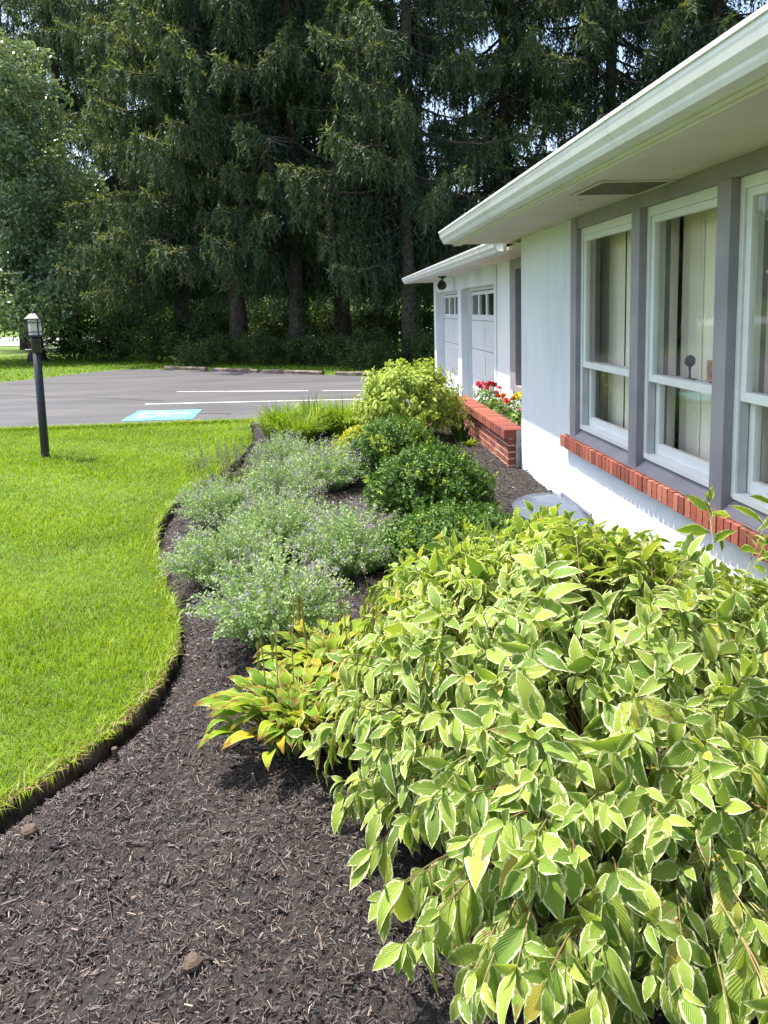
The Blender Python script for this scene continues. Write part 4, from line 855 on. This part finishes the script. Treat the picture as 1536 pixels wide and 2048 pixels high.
# ------------------------------------------------------------------ mulch chips
def chips():
    rng = np.random.default_rng(9); Vs, Fs, Cs = [], [], []; off = 0
    def scatter(zones):
        X, Y, S = [], [], []
        for x0, x1, y0, y1, dens, s in zones:
            n = int((x1-x0)*(y1-y0)*dens); X.append(rng.uniform(x0, x1, n)); Y.append(rng.uniform(y0, y1, n)); S.append(np.full(n, s))
        x, y, s = map(np.concatenate, (X, Y, S)); k = (x > xe(y)+.02) & ~((x > PX0) & (y > PY0)); return x[k], y[k], s[k]
    for fine in (True, False):
        x, y, s = scatter([(-2.2, 1.3, .9, 2.5, 11000, 1.05), (-1.3, 1.5, 2.5, 4.2, 5500, 1.25), (-1.4, 1.9, 4.2, 7.2, 1800, 1.6), (-1.3, 1.78, 7.2, 11.1, 700, 2.0)] if fine else [(-2.2, 1.4, .9, 2.6, 2600, 1.0), (-1.4, 1.6, 2.6, 4.4, 2000, 1.05), (-1.5, 1.9, 4.4, 7.2, 900, 1.3), (-1.3, 1.78, 7.2, 11.1, 300, 1.7)])
        n = len(x); r = rng.random(n)
        ln = s*(rng.uniform(.006, .026, n) if fine else np.where(r < .006, rng.uniform(.06, .11, n), np.where(r < .03, rng.uniform(.03, .06, n), rng.uniform(.008, .026, n)))); wd = s*(rng.uniform(.001, .003, n) if fine else np.where((r > .006) & (r < .12), rng.uniform(.005, .011, n), rng.uniform(.0022, .0055, n))); th = wd*rng.uniform(.4, .9, n)
        a = rng.uniform(0, 2*math.pi, n); tilt = rng.normal(0, .35, n); clump = .006*np.sin(41*x+3*np.sin(29*y))*np.sin(37*y+2*np.sin(23*x)); z = bed_z(x, y)+rng.uniform(-.002, .012, n)+clump
        D_ = np.stack([np.cos(a)*np.cos(tilt), np.sin(a)*np.cos(tilt), np.sin(tilt)], 1); W = nrm(np.stack([-np.sin(a), np.cos(a), rng.normal(0, .5, n)], 1)); U = np.cross(D_, W)
        P = np.stack([x, y, z], 1); h = D_*ln[:, None]/2; w_ = W*wd[:, None]/2; u = U*th[:, None]
        ne = np.exp(-(x-xe(y))/.15); damp = .5+.5*np.sin(2.3*x+1.7*np.sin(1.9*y))*np.sin(2.9*y+x)
        c = np.clip(rng.random(n)**1.1*.86+.10*damp+.12*ne, 0, .935); t = rng.random(n) < (.016+.02*damp+.07*ne); c[t] = rng.uniform(.93, 1, t.sum())
        if fine:
            bow = U*(ln*rng.uniform(-.15, .25, n))[:, None]; V = np.stack([P-h-w_, P-h+w_, P+bow+w_, P+bow-w_, P+h+w_*.6, P+h-w_*.6], 1).reshape(-1, 3); b = np.arange(n)[:, None]*6+off
            Fs.append(np.concatenate([b+np.array([[0, 1, 2, 3]]), b+np.array([[3, 2, 4, 5]])]))
        else:
            V = np.stack([P-h-w_, P-h*.8+u, P-h*.9+w_, P+h-w_, P+h*.85+u, P+h*.95+w_], 1).reshape(-1, 3); b = np.arange(n)[:, None]*6+off
            Fs.append(np.concatenate([b+np.array([[0, 3, 4, 1]]), b+np.array([[1, 4, 5, 2]]), b+np.array([[2, 5, 3, 0]])]))
        Vs.append(V); Cs.append(np.repeat(c, 6)); off += len(V)
    return fast('mulch', np.concatenate(Vs), np.concatenate(Fs), M['chip'], {'rnd': np.concatenate(Cs)})
o = obj('mulch', chips(), None, kind='stuff'); tag(o, 'dark shredded bark mulch covering the garden bed', 'mulch')

# ------------------------------------------------------------------ leaf meshes
def leaf_grid(wr, droop, fold, wave, seed, nu=7, nv=3, tipk=1.0, base=.80):
    """unit-length leaf along +Y, normal +Z.  returns verts, faces, leaf attribute (|across|, along, 0)"""
    rng = np.random.default_rng(seed); V = []; A = []; ph = rng.uniform(0, 6)
    for i in range(nu+1):
        t = i/nu; hw = wr/2*(math.sin(math.pi*t**base)**.95 if 0 < t < 1 else 0)*(1-.18*t*tipk)+.004
        ang = droop*t; yy = math.sin(ang)/droop if abs(droop) > 1e-3 else t; zz = -(1-math.cos(ang))/droop if abs(droop) > 1e-3 else 0
        for j in range(-nv, nv+1):
            q = j/nv; V.append((q*hw, yy, zz+fold*abs(q)*hw+wave*math.sin(9*t+ph+q*2)*abs(q)*wr)); A.append((max(abs(q), max(0, (t-.93)/.07)*.9), t, 0, 1))
    k = 2*nv+1; Fc = [(i*k+j, i*k+j+1, (i+1)*k+j+1, (i+1)*k+j) for i in range(nu) for j in range(k-1)]
    return np.array(V), np.array(Fc), np.array(A)
def frames(D_, Nn):
    Y = nrm(D_); X = nrm(np.cross(Y, Nn)); Z = np.cross(X, Y); return X, Y, Z
def place_leaves(var, P, D_, Nn, size, rnd):
    V, Fc, A = var; X, Y, Z = frames(D_, Nn); n = len(P); k = len(V)
    W = P[:, None, :]+size[:, None, None]*(V[None, :, 0:1]*X[:, None]+V[None, :, 1:2]*Y[:, None]+V[None, :, 2:3]*Z[:, None])
    AA = np.repeat(A[None], n, 0).copy(); AA[:, :, 2] = rnd[:, None]
    return W.reshape(-1, 3), (Fc[None]+np.arange(n)[:, None, None]*k).reshape(-1, 4), AA.reshape(-1, 4)

# ------------------------------------------------------------------ variegated dogwoods
def dogwood(name, label, cx, cy, rx, ry, h, ntwig, llen, seed, nobj, shoots=(), nmain=46, low=.2, lod=(5, 2), wallcut=0, mat='varieg'):
    rng = np.random.default_rng(seed); z0 = .03
    root = thing(name, label, 'shrub', (cx, cy, z0))
    # twig tips on an uneven dome
    th = rng.uniform(0, 2*math.pi, ntwig); cz = rng.uniform(low, 1, ntwig)**.9; sz = np.sqrt(1-np.clip(cz, 0, 1)**2*.98)**.8
    lump = 1+.05*np.sin(3*th+4*cz)+.05*np.sin(7*th-5*cz+1)
    rad = lump*rng.uniform(.78, 1.04, ntwig)
    tip = np.stack([rx*sz*np.cos(th)*rad, ry*sz*np.sin(th)*rad, h*(cz*rng.uniform(.86, 1.06, ntwig))*(1+.4*(lump-1))], 1)
    tip[:, 2] *= 1-wallcut*np.clip(tip[:, 0]/rx, 0, 1)*np.clip(tip[:, 1]/ry+.7, 0, 1)
    if shoots: tip = np.concatenate([tip, np.array(shoots)-np.array([cx, cy, z0])])
    mains = []; stems = MB(); MP = []
    for i in range(nmain):
        a = rng.uniform(0, 2*math.pi); q = rng.random()**.6; e = np.array([rx*.72*q*math.cos(a), ry*.72*q*math.sin(a), h*rng.uniform(.35, .75)*(1-.35*q)]); b = np.array([e[0]*.22, e[1]*.22, -.05])
        m = (b+e)/2+np.array([0, 0, h*.16]); pts = [(1-t)**2*b+2*t*(1-t)*m+t*t*e for t in np.linspace(0, 1, 6)]
        stems.tube([tuple(p) for p in pts], [.009, .008, .007, .0055, .0045, .003], 5, cap=False); MP += [p for p in pts[2:]]
    MP = np.array(MP); LP_, LD, LN, LS = [], [], [], []
    for k, e in enumerate(tip):
        b = MP[np.argmin(((MP-e*np.array([.62, .62, .55]))**2).sum(1))]; out = nrm(e*np.array([1, 1, .2]))
        m = (b+e)/2+np.array([0, 0, .05+.05*rng.random()]); ts = np.linspace(0, 1, 5); pts = [(1-t)**2*b+2*t*(1-t)*m+t*t*e for t in ts]
        stems.tube([tuple(p) for p in pts], [.0035, .003, .0026, .0022, .0014], 4, cap=False)
        d_end = nrm(e-pts[3]); hfrac = np.clip(e[2]/h, 0, 1.2); L = np.linalg.norm(e-b); npair = max(2, int(min(L, .30)/.055)); roll0 = rng.uniform(0, math.pi)
        for q in range(npair):
            t = 1-q*.055/max(L, .06)
            if t < .25: break
            p = (1-t)**2*b+2*t*(1-t)*m+t*t*e; tg = nrm(2*(1-t)*(m-b)+2*t*(e-m)); s1 = nrm(np.cross(tg, [0, 0, 1.])+1e-6); s2 = np.cross(tg, s1); a = roll0+q*math.pi/2
            side = s1*math.cos(a)+s2*math.sin(a)
            for sg in (-1, 1):
                dr = (1.75-1.5*hfrac)+.35*(q > 0)+rng.normal(0, .25)
                d = nrm(tg*.55+side*sg*.75+np.array([0, 0, -1.])*dr+.25*rng.normal(size=3)+out*.25)
                LP_.append(p+d*.008); LD.append(d); LN.append(nrm(np.array([0, 0, .6])+out*.8+.38*rng.normal(size=3))); LS.append(llen*rng.uniform(.6, 1.3)*(1 if q else .75))
        for q in range(2):
            d = nrm(d_end*.9+np.array([0, 0, .35*hfrac-.2])+.4*rng.normal(size=3)); LP_.append(e); LD.append(d); LN.append(nrm(out+np.array([0, 0, .6])+.3*rng.normal(size=3))); LS.append(llen*rng.uniform(.4, .7))
    P, D_, Nn, S = map(np.array, (LP_, LD, LN, LS)); ok = P[:, 2]+D_[:, 2]*S > .015; ok &= (P[:, 0]+cx+D_[:, 0]*S < WX-.07) | (P[:, 1]+cy > CY_+.1)
    P, D_, Nn, S = P[ok], D_[ok], Nn[ok], S[ok]; rnd = rng.random(len(P))
    stems.build('stems', M['stemr'], root)
    spec = [(.46, .65, .18, .03, seed+1), (.40, 1.05, .28, .05, seed+2), (.50, .35, .10, .04, seed+3), (.38, .8, .5, .06, seed+4), (.54, .6, .12, .05, seed+5), (.36, 1.4, .35, .08, seed+6)]; var = [leaf_grid(*w_) for w_ in spec]
    vi = rng.integers(0, len(var), len(P))
    # the leaves that show largest become objects of their own
    wp = P+np.array([cx, cy, z0])-np.array([0, 0, EYE]); dist = np.linalg.norm(wp, axis=1); view = -wp/dist[:, None]
    ell = P/np.array([rx, ry, h]); outer = np.linalg.norm(ell, axis=1); facing = (nrm(P*np.array([1/rx**2, 1/ry**2, 1/h**2]))*view).sum(1)
    dcam = (wp@np.array(_d)); px = wp@np.array(_r)/np.maximum(dcam, .01); py = wp@np.array(_u)/np.maximum(dcam, .01)
    vis = (np.abs(px) < .53) & (py > -.86) & (dcam > .3)
    score = S/dist*np.where(outer > .82, 1, .55)*np.where(facing > .05, 1, .35)*np.where(vis, 1, .05)
    order = np.argsort(-score); isobj = np.zeros(len(P), bool); isobj[order[:nobj]] = True
    Vs, Fs, As = [], [], []; off = 0
    lo = [leaf_grid(*w_, nu=lod[0], nv=lod[1]) for w_ in spec]
    for k in range(len(var)):
        sel = (vi == k) & ~isobj; V, Fc, A = place_leaves(lo[k], P[sel], D_[sel], Nn[sel], S[sel], rnd[sel]); Vs.append(V); Fs.append(Fc+off); As.append(A); off += len(V)
    obj('foliage', fast('foliage', np.concatenate(Vs), np.concatenate(Fs), M[mat], {'leaf': np.concatenate(As)}, smooth=True), root, kind='stuff')
    lm = [fast('leaf', v[0], v[1], M[mat], {'leaf': v[2]}, smooth=True) for v in var]
    X, Y, Z = frames(D_, Nn)
    for i in np.nonzero(isobj)[0]:
        o = obj('leaf', lm[vi[i]], root); s = S[i]
        o.matrix_local = Matrix(((X[i][0]*s, Y[i][0]*s, Z[i][0]*s, P[i][0]), (X[i][1]*s, Y[i][1]*s, Z[i][1]*s, P[i][1]), (X[i][2]*s, Y[i][2]*s, Z[i][2]*s, P[i][2]), (0, 0, 0, 1)))
    return root
dogwood('variegated_dogwood', 'big variegated shrub with cream-edged leaves beside the window well cover', 0.955, 2.36, 1.11, 1.36, .75, 1150, .110, 51, 300, wallcut=.30, lod=(4, 2), low=.27,
        shoots=[(1.60, 3.0, .80), (1.70, 2.7, .86), (1.55, 2.5, .78), (1.25, 3.4, .60), (1.74, 2.5, .84), (.35, 3.2, .58), (.55, 3.5, .55), (1.05, 3.55, .62)])
dogwood('variegated_dogwood', 'rounded variegated shrub growing between the brick planter and the parking lot', .98, 9.1, .76, .72, .98, 520, .085, 61, 300, nmain=30, lod=(4, 1), mat='varieg2')

# ------------------------------------------------------------------ hostas
def hosta(label, cx, cy, n, size, seed, spread):
    rng = np.random.default_rng(seed); root = thing('hosta', label, 'plant', (cx, cy, .04), 0, 'hostas by the big variegated shrub')
    vs = [leaf_grid(w_, d, f, wv, seed*7+k, nu=8, nv=3, base=.72) for k, (w_, d, f, wv) in enumerate([(.46, 1.3, .35, .02), (.54, .9, .25, .03), (.42, 1.6, .4, .03), (.50, 1.0, .5, .04), (.34, 2.1, .6, .12)])]
    lm = [fast('leaf', v[0], v[1], M['hosta'], {'leaf': v[2]}, smooth=True) for v in vs]; pet = MB()
    for i in range(n):
        ring = (i/n)**.8; a = i*2.39996+rng.uniform(-.3, .3); elev = R(83-40*ring+rng.uniform(-12, 12)); L = size*rng.uniform(.8, 1.25)*(.75+.35*ring)
        pl = spread*(.35+.65*ring)*rng.uniform(.8, 1.15); b = np.array([.11*ring*math.cos(a), .11*ring*math.sin(a), -.02]); d = np.array([math.cos(elev)*math.cos(a), math.cos(elev)*math.sin(a), math.sin(elev)])
        e = b+d*pl+np.array([0, 0, .03]); m = b+np.array([0, 0, pl*.5])+d*pl*.25
        pts = [(1-t)**2*b+2*t*(1-t)*m+t*t*e for t in np.linspace(0, 1, 5)]; pet.tube([tuple(p) for p in pts], [.006, .005, .0045, .004, .003], 5, cap=False)
        dd = nrm(np.array([math.cos(a), math.sin(a), math.tan(elev)*.55+.12])+.15*rng.normal(size=3)); nn = nrm(np.array([-.35*math.cos(a), -.35*math.sin(a), 1.])+.2*rng.normal(size=3))
        X, Y, Z = frames(dd[None], nn[None]); X, Y, Z = X[0]*L, Y[0]*L, Z[0]*L; k = rng.integers(0, 4) if rng.random() > .1 else 4
        o = obj('leaf', lm[k], root); o.matrix_local = Matrix(((X[0], Y[0], Z[0], e[0]), (X[1], Y[1], Z[1], e[1]), (X[2], Y[2], Z[2], e[2]), (0, 0, 0, 1)))
    pet.build('petioles', M['stemg'], root)
    for i in range(3):
        a = rng.uniform(0, 6.28); x, y = .1*math.cos(a), .1*math.sin(a); hh = rng.uniform(.42, .58)
        fs = MB().tube([(x, y, 0), (x*1.2, y*1.2, hh*.5), (x*1.5+.02, y*1.5, hh*.85), (x*1.6, y*1.6, hh)], [.003, .0026, .0022, .0015], 5)
        for q in range(3):
            zz = hh*(.6+.08*q); fs.add([(x*1.45, y*1.45, zz), (x*1.45+.012, y*1.45+.01, zz+.03), (x*1.45+.004, y*1.45, zz+.045), (x*1.45-.006, y*1.45+.004, zz+.03)], [(0, 1, 2, 3)])
        fs.build('flower_stalk', M['stalk'], root)
    return root
hosta('lime green hosta with scorched tips at the edge of the open mulch', -.15, 2.68, 230, .105, 71, .215)
hosta('yellowing hosta with browned leaves tucked behind the lime green one', -.02, 3.12, 160, .10, 72, .20)
hosta('small hosta behind the yellowing one, against the big variegated shrub', .16, 2.80, 60, .125, 73, .22)

# ------------------------------------------------------------------ mounds of small-leaved plants
def stem_mound(seed, rx, h, nst, step, ll, lw, flower, fl_len, up=.25, rough=1.0, flat=.35):
    rng = np.random.default_rng(seed); a = rng.uniform(0, 2*math.pi, nst); q = np.sqrt(rng.random(nst)); hz = np.sqrt(np.clip(1-(q*.93)**2, 0, 1))
    e = np.stack([rx*q*np.cos(a), rx*q*np.sin(a), h*(hz*rng.uniform(.62, 1.18, nst)*(1-flat*.2)+.10*rng.random(nst))], 1); b = e*np.array([.25, .25, 0]); b[:, 2] = -.02
    m = (b+e)/2+np.stack([0*a, 0*a, h*.22*np.ones(nst)], 1); P, T, C = [], [], []; SV, SF = [], []; K = 24
    ts = np.linspace(.12, 1, K); hasf = rng.random(nst) < flower
    for t in ts:
        p = (1-t)**2*b+2*t*(1-t)*m+t*t*e; tg = nrm(2*(1-t)*(m-b)+2*t*(e-m))
        for k in range(step): P.append(p+rng.normal(0, .006*rough, p.shape)); T.append(tg); fl = hasf & (t > 1-fl_len) & (rng.random(nst) < .8); C.append(np.where(fl, rng.uniform(.82, 1, nst), np.clip(.18+.4*rng.random(nst)+.25*t, 0, .79)))
    P, T, C = map(np.concatenate, (P, T, C)); n = len(P); D_ = nrm(T*.45+rng.normal(size=(n, 3))*.8+np.array([0, 0, up])); W = perp(D_, rng); s = np.where(C > .82, .8, 1.0)*rng.uniform(.7, 1.3, n)
    V, Fc = kites(P, D_, W, ll*s, lw*s); C4 = np.repeat(C, 4)
    # stems as slim ribbons
    off = len(V); n2 = nst; sd = nrm(np.cross(e-b, [0, 0, 1.])+1e-6)*.0014; SVv = np.stack([b-sd, b+sd, m+sd, m-sd, e+sd*.5, e-sd*.5], 1).reshape(-1, 3); bb = np.arange(n2)[:, None]*6+off
    Fc = np.concatenate([Fc, bb+np.array([[0, 1, 2, 3]]), bb+np.array([[3, 2, 4, 5]])]); V = np.concatenate([V, SVv]); C4 = np.concatenate([C4, np.full(n2*6, .35)])
    return V, Fc, C4
def mound_mesh(mat, **k):
    V, Fc, C = stem_mound(**k); V[:, 2] = np.maximum(V[:, 2], -.03); return fast('foliage', V, Fc, mat, {'rnd': C})
CAT = [mound_mesh(M['catmint'], seed=81+i, rx=.43, h=.43, nst=310, step=2, ll=.020, lw=.0115, flower=.5, fl_len=.2, rough=1.3) for i in range(3)]
cats = [(-.42, 3.60, 0, 1.0, 0, 'catmint mound standing next to the lime green hosta'), (.0, 4.52, 1, .95, 40, 'catmint mound between the low boxwood and the open mulch'), (-.78, 4.45, 2, .9, 80, 'catmint mound spilling over the bulge of the lawn edge'),
        (-.45, 4.95, 0, .98, 120, 'catmint mound in the middle of the drift'), (-.98, 5.72, 1, .85, 200, 'catmint mound at the widest bend of the lawn edge'), (-.55, 6.1, 2, .95, 250, 'catmint mound behind the middle one, beside the spent salvia'),
        (-.12, 6.75, 0, 1.02, 300, 'catmint mound in front of the golden shrub'), (-.58, 7.45, 1, .95, 20, 'catmint mound in front of the daylilies')]
for x, y, v, s, rz, lab in cats:
    x += .11
    t = thing('catmint', lab, 'plant', (x, y, .03), R(rz), 'catmint drift along the lawn'); t.scale = (s, s, s); obj('foliage', CAT[v], t)
def salvia_mesh(seed):
    rng = np.random.default_rng(seed); Vs, Fs, Cs = [], [], []; off = 0
    V, Fc, C = stem_mound(seed, .24, .18, 90, 1, .03, .014, 0, .1); Vs.append(V); Fs.append(Fc); Cs.append(np.minimum(C, .7)); off = len(V)
    n = 46; a = rng.uniform(0, 6.28, n); q = .24*np.sqrt(rng.random(n)); b = np.stack([q*np.cos(a), q*np.sin(a), 0*a+.05], 1); e = b*np.array([1.35, 1.35, 0]); e[:, 2] = rng.uniform(.32, .50, n); b_ = []
    for t in np.linspace(.1, 1, 26):
        p = b+(e-b)*t; spike = t > .55; m = 3 if spike else 1
        for k in range(m): b_.append((p, np.where(np.full(n, spike), np.where(rng.random(n) < .5, rng.uniform(.55, .78, n), rng.uniform(.8, 1, n)), .5)))
    P = np.concatenate([x[0] for x in b_]); C = np.concatenate([x[1] for x in b_]); m = len(P); D_ = nrm(rng.normal(size=(m, 3))*.7+np.array([0, 0, .7])); V, Fc = kites(P, D_, perp(D_, rng), rng.uniform(.008, .018, m), rng.uniform(.004, .009, m)); Vs.append(V); Fs.append(Fc+off); Cs.append(np.repeat(C, 4))
    return fast('foliage', np.concatenate(Vs), np.concatenate(Fs), M['salvia'], {'rnd': np.concatenate(Cs)})
SAL = salvia_mesh(91)
for x, y, s, rz, lab in [(-.98, 6.75, 1.0, 0, 'salvia clump with upright purple spikes against the lawn'), (-.72, 6.95, .95, 90, 'salvia clump with purple spikes beside the catmint'), (-.28, 5.68, .9, 30, 'spent salvia clump amid the catmint')]:
    t = thing('salvia', lab, 'plant', (x, y, .03), R(rz), 'salvia clumps'); t.scale = (s, s, s); obj('foliage', SAL, t)

def boxwood_mesh(seed, rx, h, ntw, mat, tipc=.25, ll=.02):
    rng = np.random.default_rng(seed); th = rng.uniform(0, 2*math.pi, ntw); cz = rng.uniform(-.15, 1, ntw); sz = np.sqrt(np.clip(1-cz**2, 0, 1)); lump = 1+.10*np.sin(4*th+3*cz)*np.sin(5*cz+2*th)+.06*np.sin(9*th)
    rad = lump*rng.uniform(.72, 1.05, ntw); cen = np.array([0, 0, h*.42]); dirs = np.stack([sz*np.cos(th), sz*np.sin(th), cz], 1); tip = cen+dirs*rad[:, None]*np.array([rx, rx, h*.58]); tip[:, 2] = np.maximum(tip[:, 2], .05)
    d = nrm(dirs*.75+np.array([0, 0, .55])+.35*rng.normal(size=(ntw, 3))); P, T, C = [], [], []; new = rng.random(ntw) < tipc*4*np.clip(np.sin(2.3*th+seed)*np.sin(4*cz+1.7*th+seed), 0, 1)**1.5+(tipc > .4)
    K = 11
    for k in range(K):
        for sgn in range(2):
            s = k*.0095; P.append(tip-d*s); T.append(d); C.append(np.where(new & (k < 5), rng.uniform(.86, 1, ntw), np.clip(.15+.45*rng.random(ntw)+.2*(k < 3), 0, .8)))
    P, T, C = map(np.concatenate, (P, T, C)); n = len(P); sd = perp(T, rng); D_ = nrm(T*.55+sd*.85+.2*rng.normal(size=(n, 3))); W = nrm(np.cross(D_, T)+.2*rng.normal(size=(n, 3)))
    V, Fc = kites(P, D_, W, rng.uniform(.75, 1.25, n)*ll, rng.uniform(.5, .68, n)*ll); fol = fast('foliage', V, Fc, mat, {'rnd': np.repeat(C, 4)})
    mb = MB()
    for i in range(40):
        e = tip[rng.integers(0, ntw)]*.9; b = e*np.array([.12, .12, 0])-np.array([0, 0, .04]); m = (b+e)/2+np.array([0, 0, .06]); mb.tube([tuple(b), tuple(m), tuple(e)], [.012, .007, .002], 5, cap=False)
    return fol, mb.mesh('stems', M['bark2'])
for x, y, rx, h, n, mat, tc, sd, nm, lab in [(.72, 5.32, .46, .62, 2100, 'boxwood', .05, 101, 'boxwood', 'rounded dark green boxwood in the middle of the row'), (.60, 6.95, .42, .60, 1700, 'boxwood', .16, 102, 'boxwood', 'boxwood with bright new growth beside the golden shrub'),
        (.74, 4.42, .46, .40, 1700, 'boxwood', .13, 103, 'boxwood', 'low spreading boxwood next to the big variegated shrub'), (.26, 7.35, .22, .46, 480, 'golden', .5, 104, 'golden_shrub', 'small golden yellow shrub between catmint and boxwood')]:
    t = thing(nm, lab, 'shrub', (x, y, .04), 0, 'clipped boxwoods' if nm == 'boxwood' else None); f, s = boxwood_mesh(sd, rx, h, n, M[mat], tc, .021 if mat == 'boxwood' else .028); obj('foliage', f, t); obj('stems', s, t)

# daylilies and other strappy plants
def strap_mesh(seed, n, L0, wd, mat, sp=.16):
    rng = np.random.default_rng(seed); a = rng.uniform(0, 6.28, n); q = sp*np.sqrt(rng.random(n)); L = L0*rng.uniform(.7, 1.2, n); lean = rng.uniform(.15, 1.0, n); a2 = a+rng.normal(0, .5, n); out = np.stack([np.cos(a2), np.sin(a2), 0*a], 1); b = np.stack([q*np.cos(a), q*np.sin(a), 0*a-.02], 1); side = np.stack([-out[:, 1], out[:, 0], 0*a], 1); K = 6; rows = []
    for k in range(K+1):
        t = k/K; p = b+out*(L*lean*t**1.6*.85)[:, None]+np.array([0, 0, 1.])*(L*(t-.62*lean*t**2.6))[:, None]; w_ = wd*(1-t**2.2)*(.6+.4*min(1, t*4)); rows.append(np.stack([p-side*w_/2, p+side*w_/2], 1))
    V = np.stack(rows, 1).reshape(-1, 3); V[:, 2] = np.maximum(V[:, 2], -.02); bb = np.arange(n)[:, None]*(2*(K+1)); Fc = np.concatenate([bb+np.array([[2*k, 2*k+1, 2*k+3, 2*k+2]]) for k in range(K)]); c = np.repeat(rng.random(n), 2*(K+1))
    return fast('foliage', V, Fc, mat, {'rnd': c})
DL = [strap_mesh(111+i, 560, .54, .019, M['daylily'], .2) for i in range(2)]
for x, y, s, v, lab in [(-.62, 9.75, 1.0, 0, 'arching daylily clump at the corner of lawn and parking lot'), (-.18, 9.95, 1.02, 1, 'arching daylily clump, middle one of three beside the lot'), (.2, 9.85, .98, 0, 'arching daylily clump next to the rear variegated shrub'), (-.35, 9.35, .8, 1, 'shorter daylily clump just behind the catmint')]:
    t = thing('daylily', lab, 'plant', (x, y, .03), R(100*x), 'daylily clumps beside the parking lot'); t.scale = (s, s, s); obj('foliage', DL[v], t)
IR = strap_mesh(121, 60, .42, .022, M['zleaf'], .08)
t = thing('iris', 'dark strappy plant squeezed between planter and rear variegated shrub', 'plant', (1.60, 8.95, .04)); obj('foliage', IR, t)
t = thing('weed', 'small light green rosette at the foot of the planter', 'plant', (1.62, 8.45, .04)); obj('foliage', strap_mesh(122, 22, .17, .04, M['golden'], .03), t)
t = thing('weed', 'leafy green weed poking up amid the catmint', 'plant', (-.33, 5.35, .03)); obj('foliage', strap_mesh(123, 26, .34, .045, M['daylily'], .05), t)

# ------------------------------------------------------------------ zinnias in the planter
def flower_mesh(seed, r, col):
    rng = np.random.default_rng(seed); P, D_, W, L, Wd = [], [], [], [], []
    for ring, (n, rr, el) in enumerate([(14, 1.0, .12), (12, .78, .45), (9, .5, .9)]):
        for k in range(n):
            a = 2*math.pi*(k+.5*ring)/n+rng.normal(0, .06); d = np.array([math.cos(a)*math.cos(el), math.sin(a)*math.cos(el), math.sin(el)]); P.append(d*r*.12+np.array([0, 0, .004*ring])); D_.append(d); W.append([-math.sin(a), math.cos(a), 0]); L.append(r*rr*rng.uniform(.85, 1.08)); Wd.append(r*.42)
    V, Fc = kites(*map(np.array, (P, D_, W, L, Wd))); n = len(V); mid = [0]*len(Fc)
    k = 10; dome = [(r*.2*math.cos(2*math.pi*j/k)*q, r*.2*math.sin(2*math.pi*j/k)*q, zz) for q, zz in ((1, .006), (.55, .014)) for j in range(k)]; V = np.concatenate([V, dome]); F2 = [(n+j, n+(j+1) % k, n+k+(j+1) % k, n+k+j) for j in range(k)]
    return fast('flower', V, np.concatenate([Fc, F2]), [M['z_'+col], M['z_centre']], midx=mid+[1]*len(F2))
def zinnia(label, x, y, flowers, col, h, seed, nleaf=70):
    rng = np.random.default_rng(seed); z0 = CZ+.018; t = thing('zinnia', label, 'flower', (x, y, z0), 0, 'zinnias in the brick planter'); fol_P, fol_D = [], []; st = MB()
    for i in range(flowers):
        a = rng.uniform(0, 6.28); q = .11*math.sqrt(rng.random()); e = np.array([q*math.cos(a), q*math.sin(a)*1.3, h*rng.uniform(.78, 1.05)]); st.tube([(e[0]*.2, e[1]*.2, -.02), (e[0]*.6, e[1]*.6, e[2]*.5), tuple(e)], [.005, .004, .003], 5)
        f = obj('flower', flower_mesh(seed*13+i, rng.uniform(.044, .058), col if isinstance(col, str) else col[i % len(col)]), t, tuple(e)); f.rotation_euler = (rng.normal(0, .35)+.25, rng.normal(0, .35)-.15, rng.uniform(0, 6))
    n = nleaf; a = rng.uniform(0, 6.28, n); q = .13*np.sqrt(rng.random(n)); P = np.stack([q*np.cos(a), q*np.sin(a)*1.2, h*.82*rng.random(n)**.8], 1); D_ = nrm(np.stack([np.cos(a), np.sin(a), .25+0*a], 1)+.4*rng.normal(size=(n, 3)))
    V, Fc, A = place_leaves(leaf_grid(.45, .9, .2, .03, seed, nu=4, nv=1), P, D_, nrm(np.array([[0, 0, 1.]])+.4*rng.normal(size=(n, 3))), rng.uniform(.05, .10, n), rng.random(n))
    obj('foliage', fast('foliage', V, Fc, M['zleaf'], {'rnd': A[:, 2]}, smooth=True), t); st.build('stems', M['stemg'], t)
zinnia('crimson zinnia with many blooms at the garage end of the planter', 2.06, 9.75, 6, 'crimson', .28, 131)
zinnia('crimson zinnia second from the garage end of the planter', 2.08, 9.40, 5, 'crimson', .29, 132)
zinnia('orange zinnia in the middle of the planter', 2.06, 8.95, 4, 'orange', .23, 133)
zinnia('orange and red zinnia beside the yellow one', 2.10, 8.60, 3, ('orange', 'red'), .22, 134)
zinnia('yellow zinnia against the garage wall', 2.20, 8.30, 3, 'yellow', .27, 135)
zinnia('red zinnia right of the yellow one', 2.22, 8.05, 2, 'red', .25, 136)
zinnia('pink zinnia with broad leaves beside the house corner', 2.10, 7.80, 4, 'pink', .19, 137, 90)
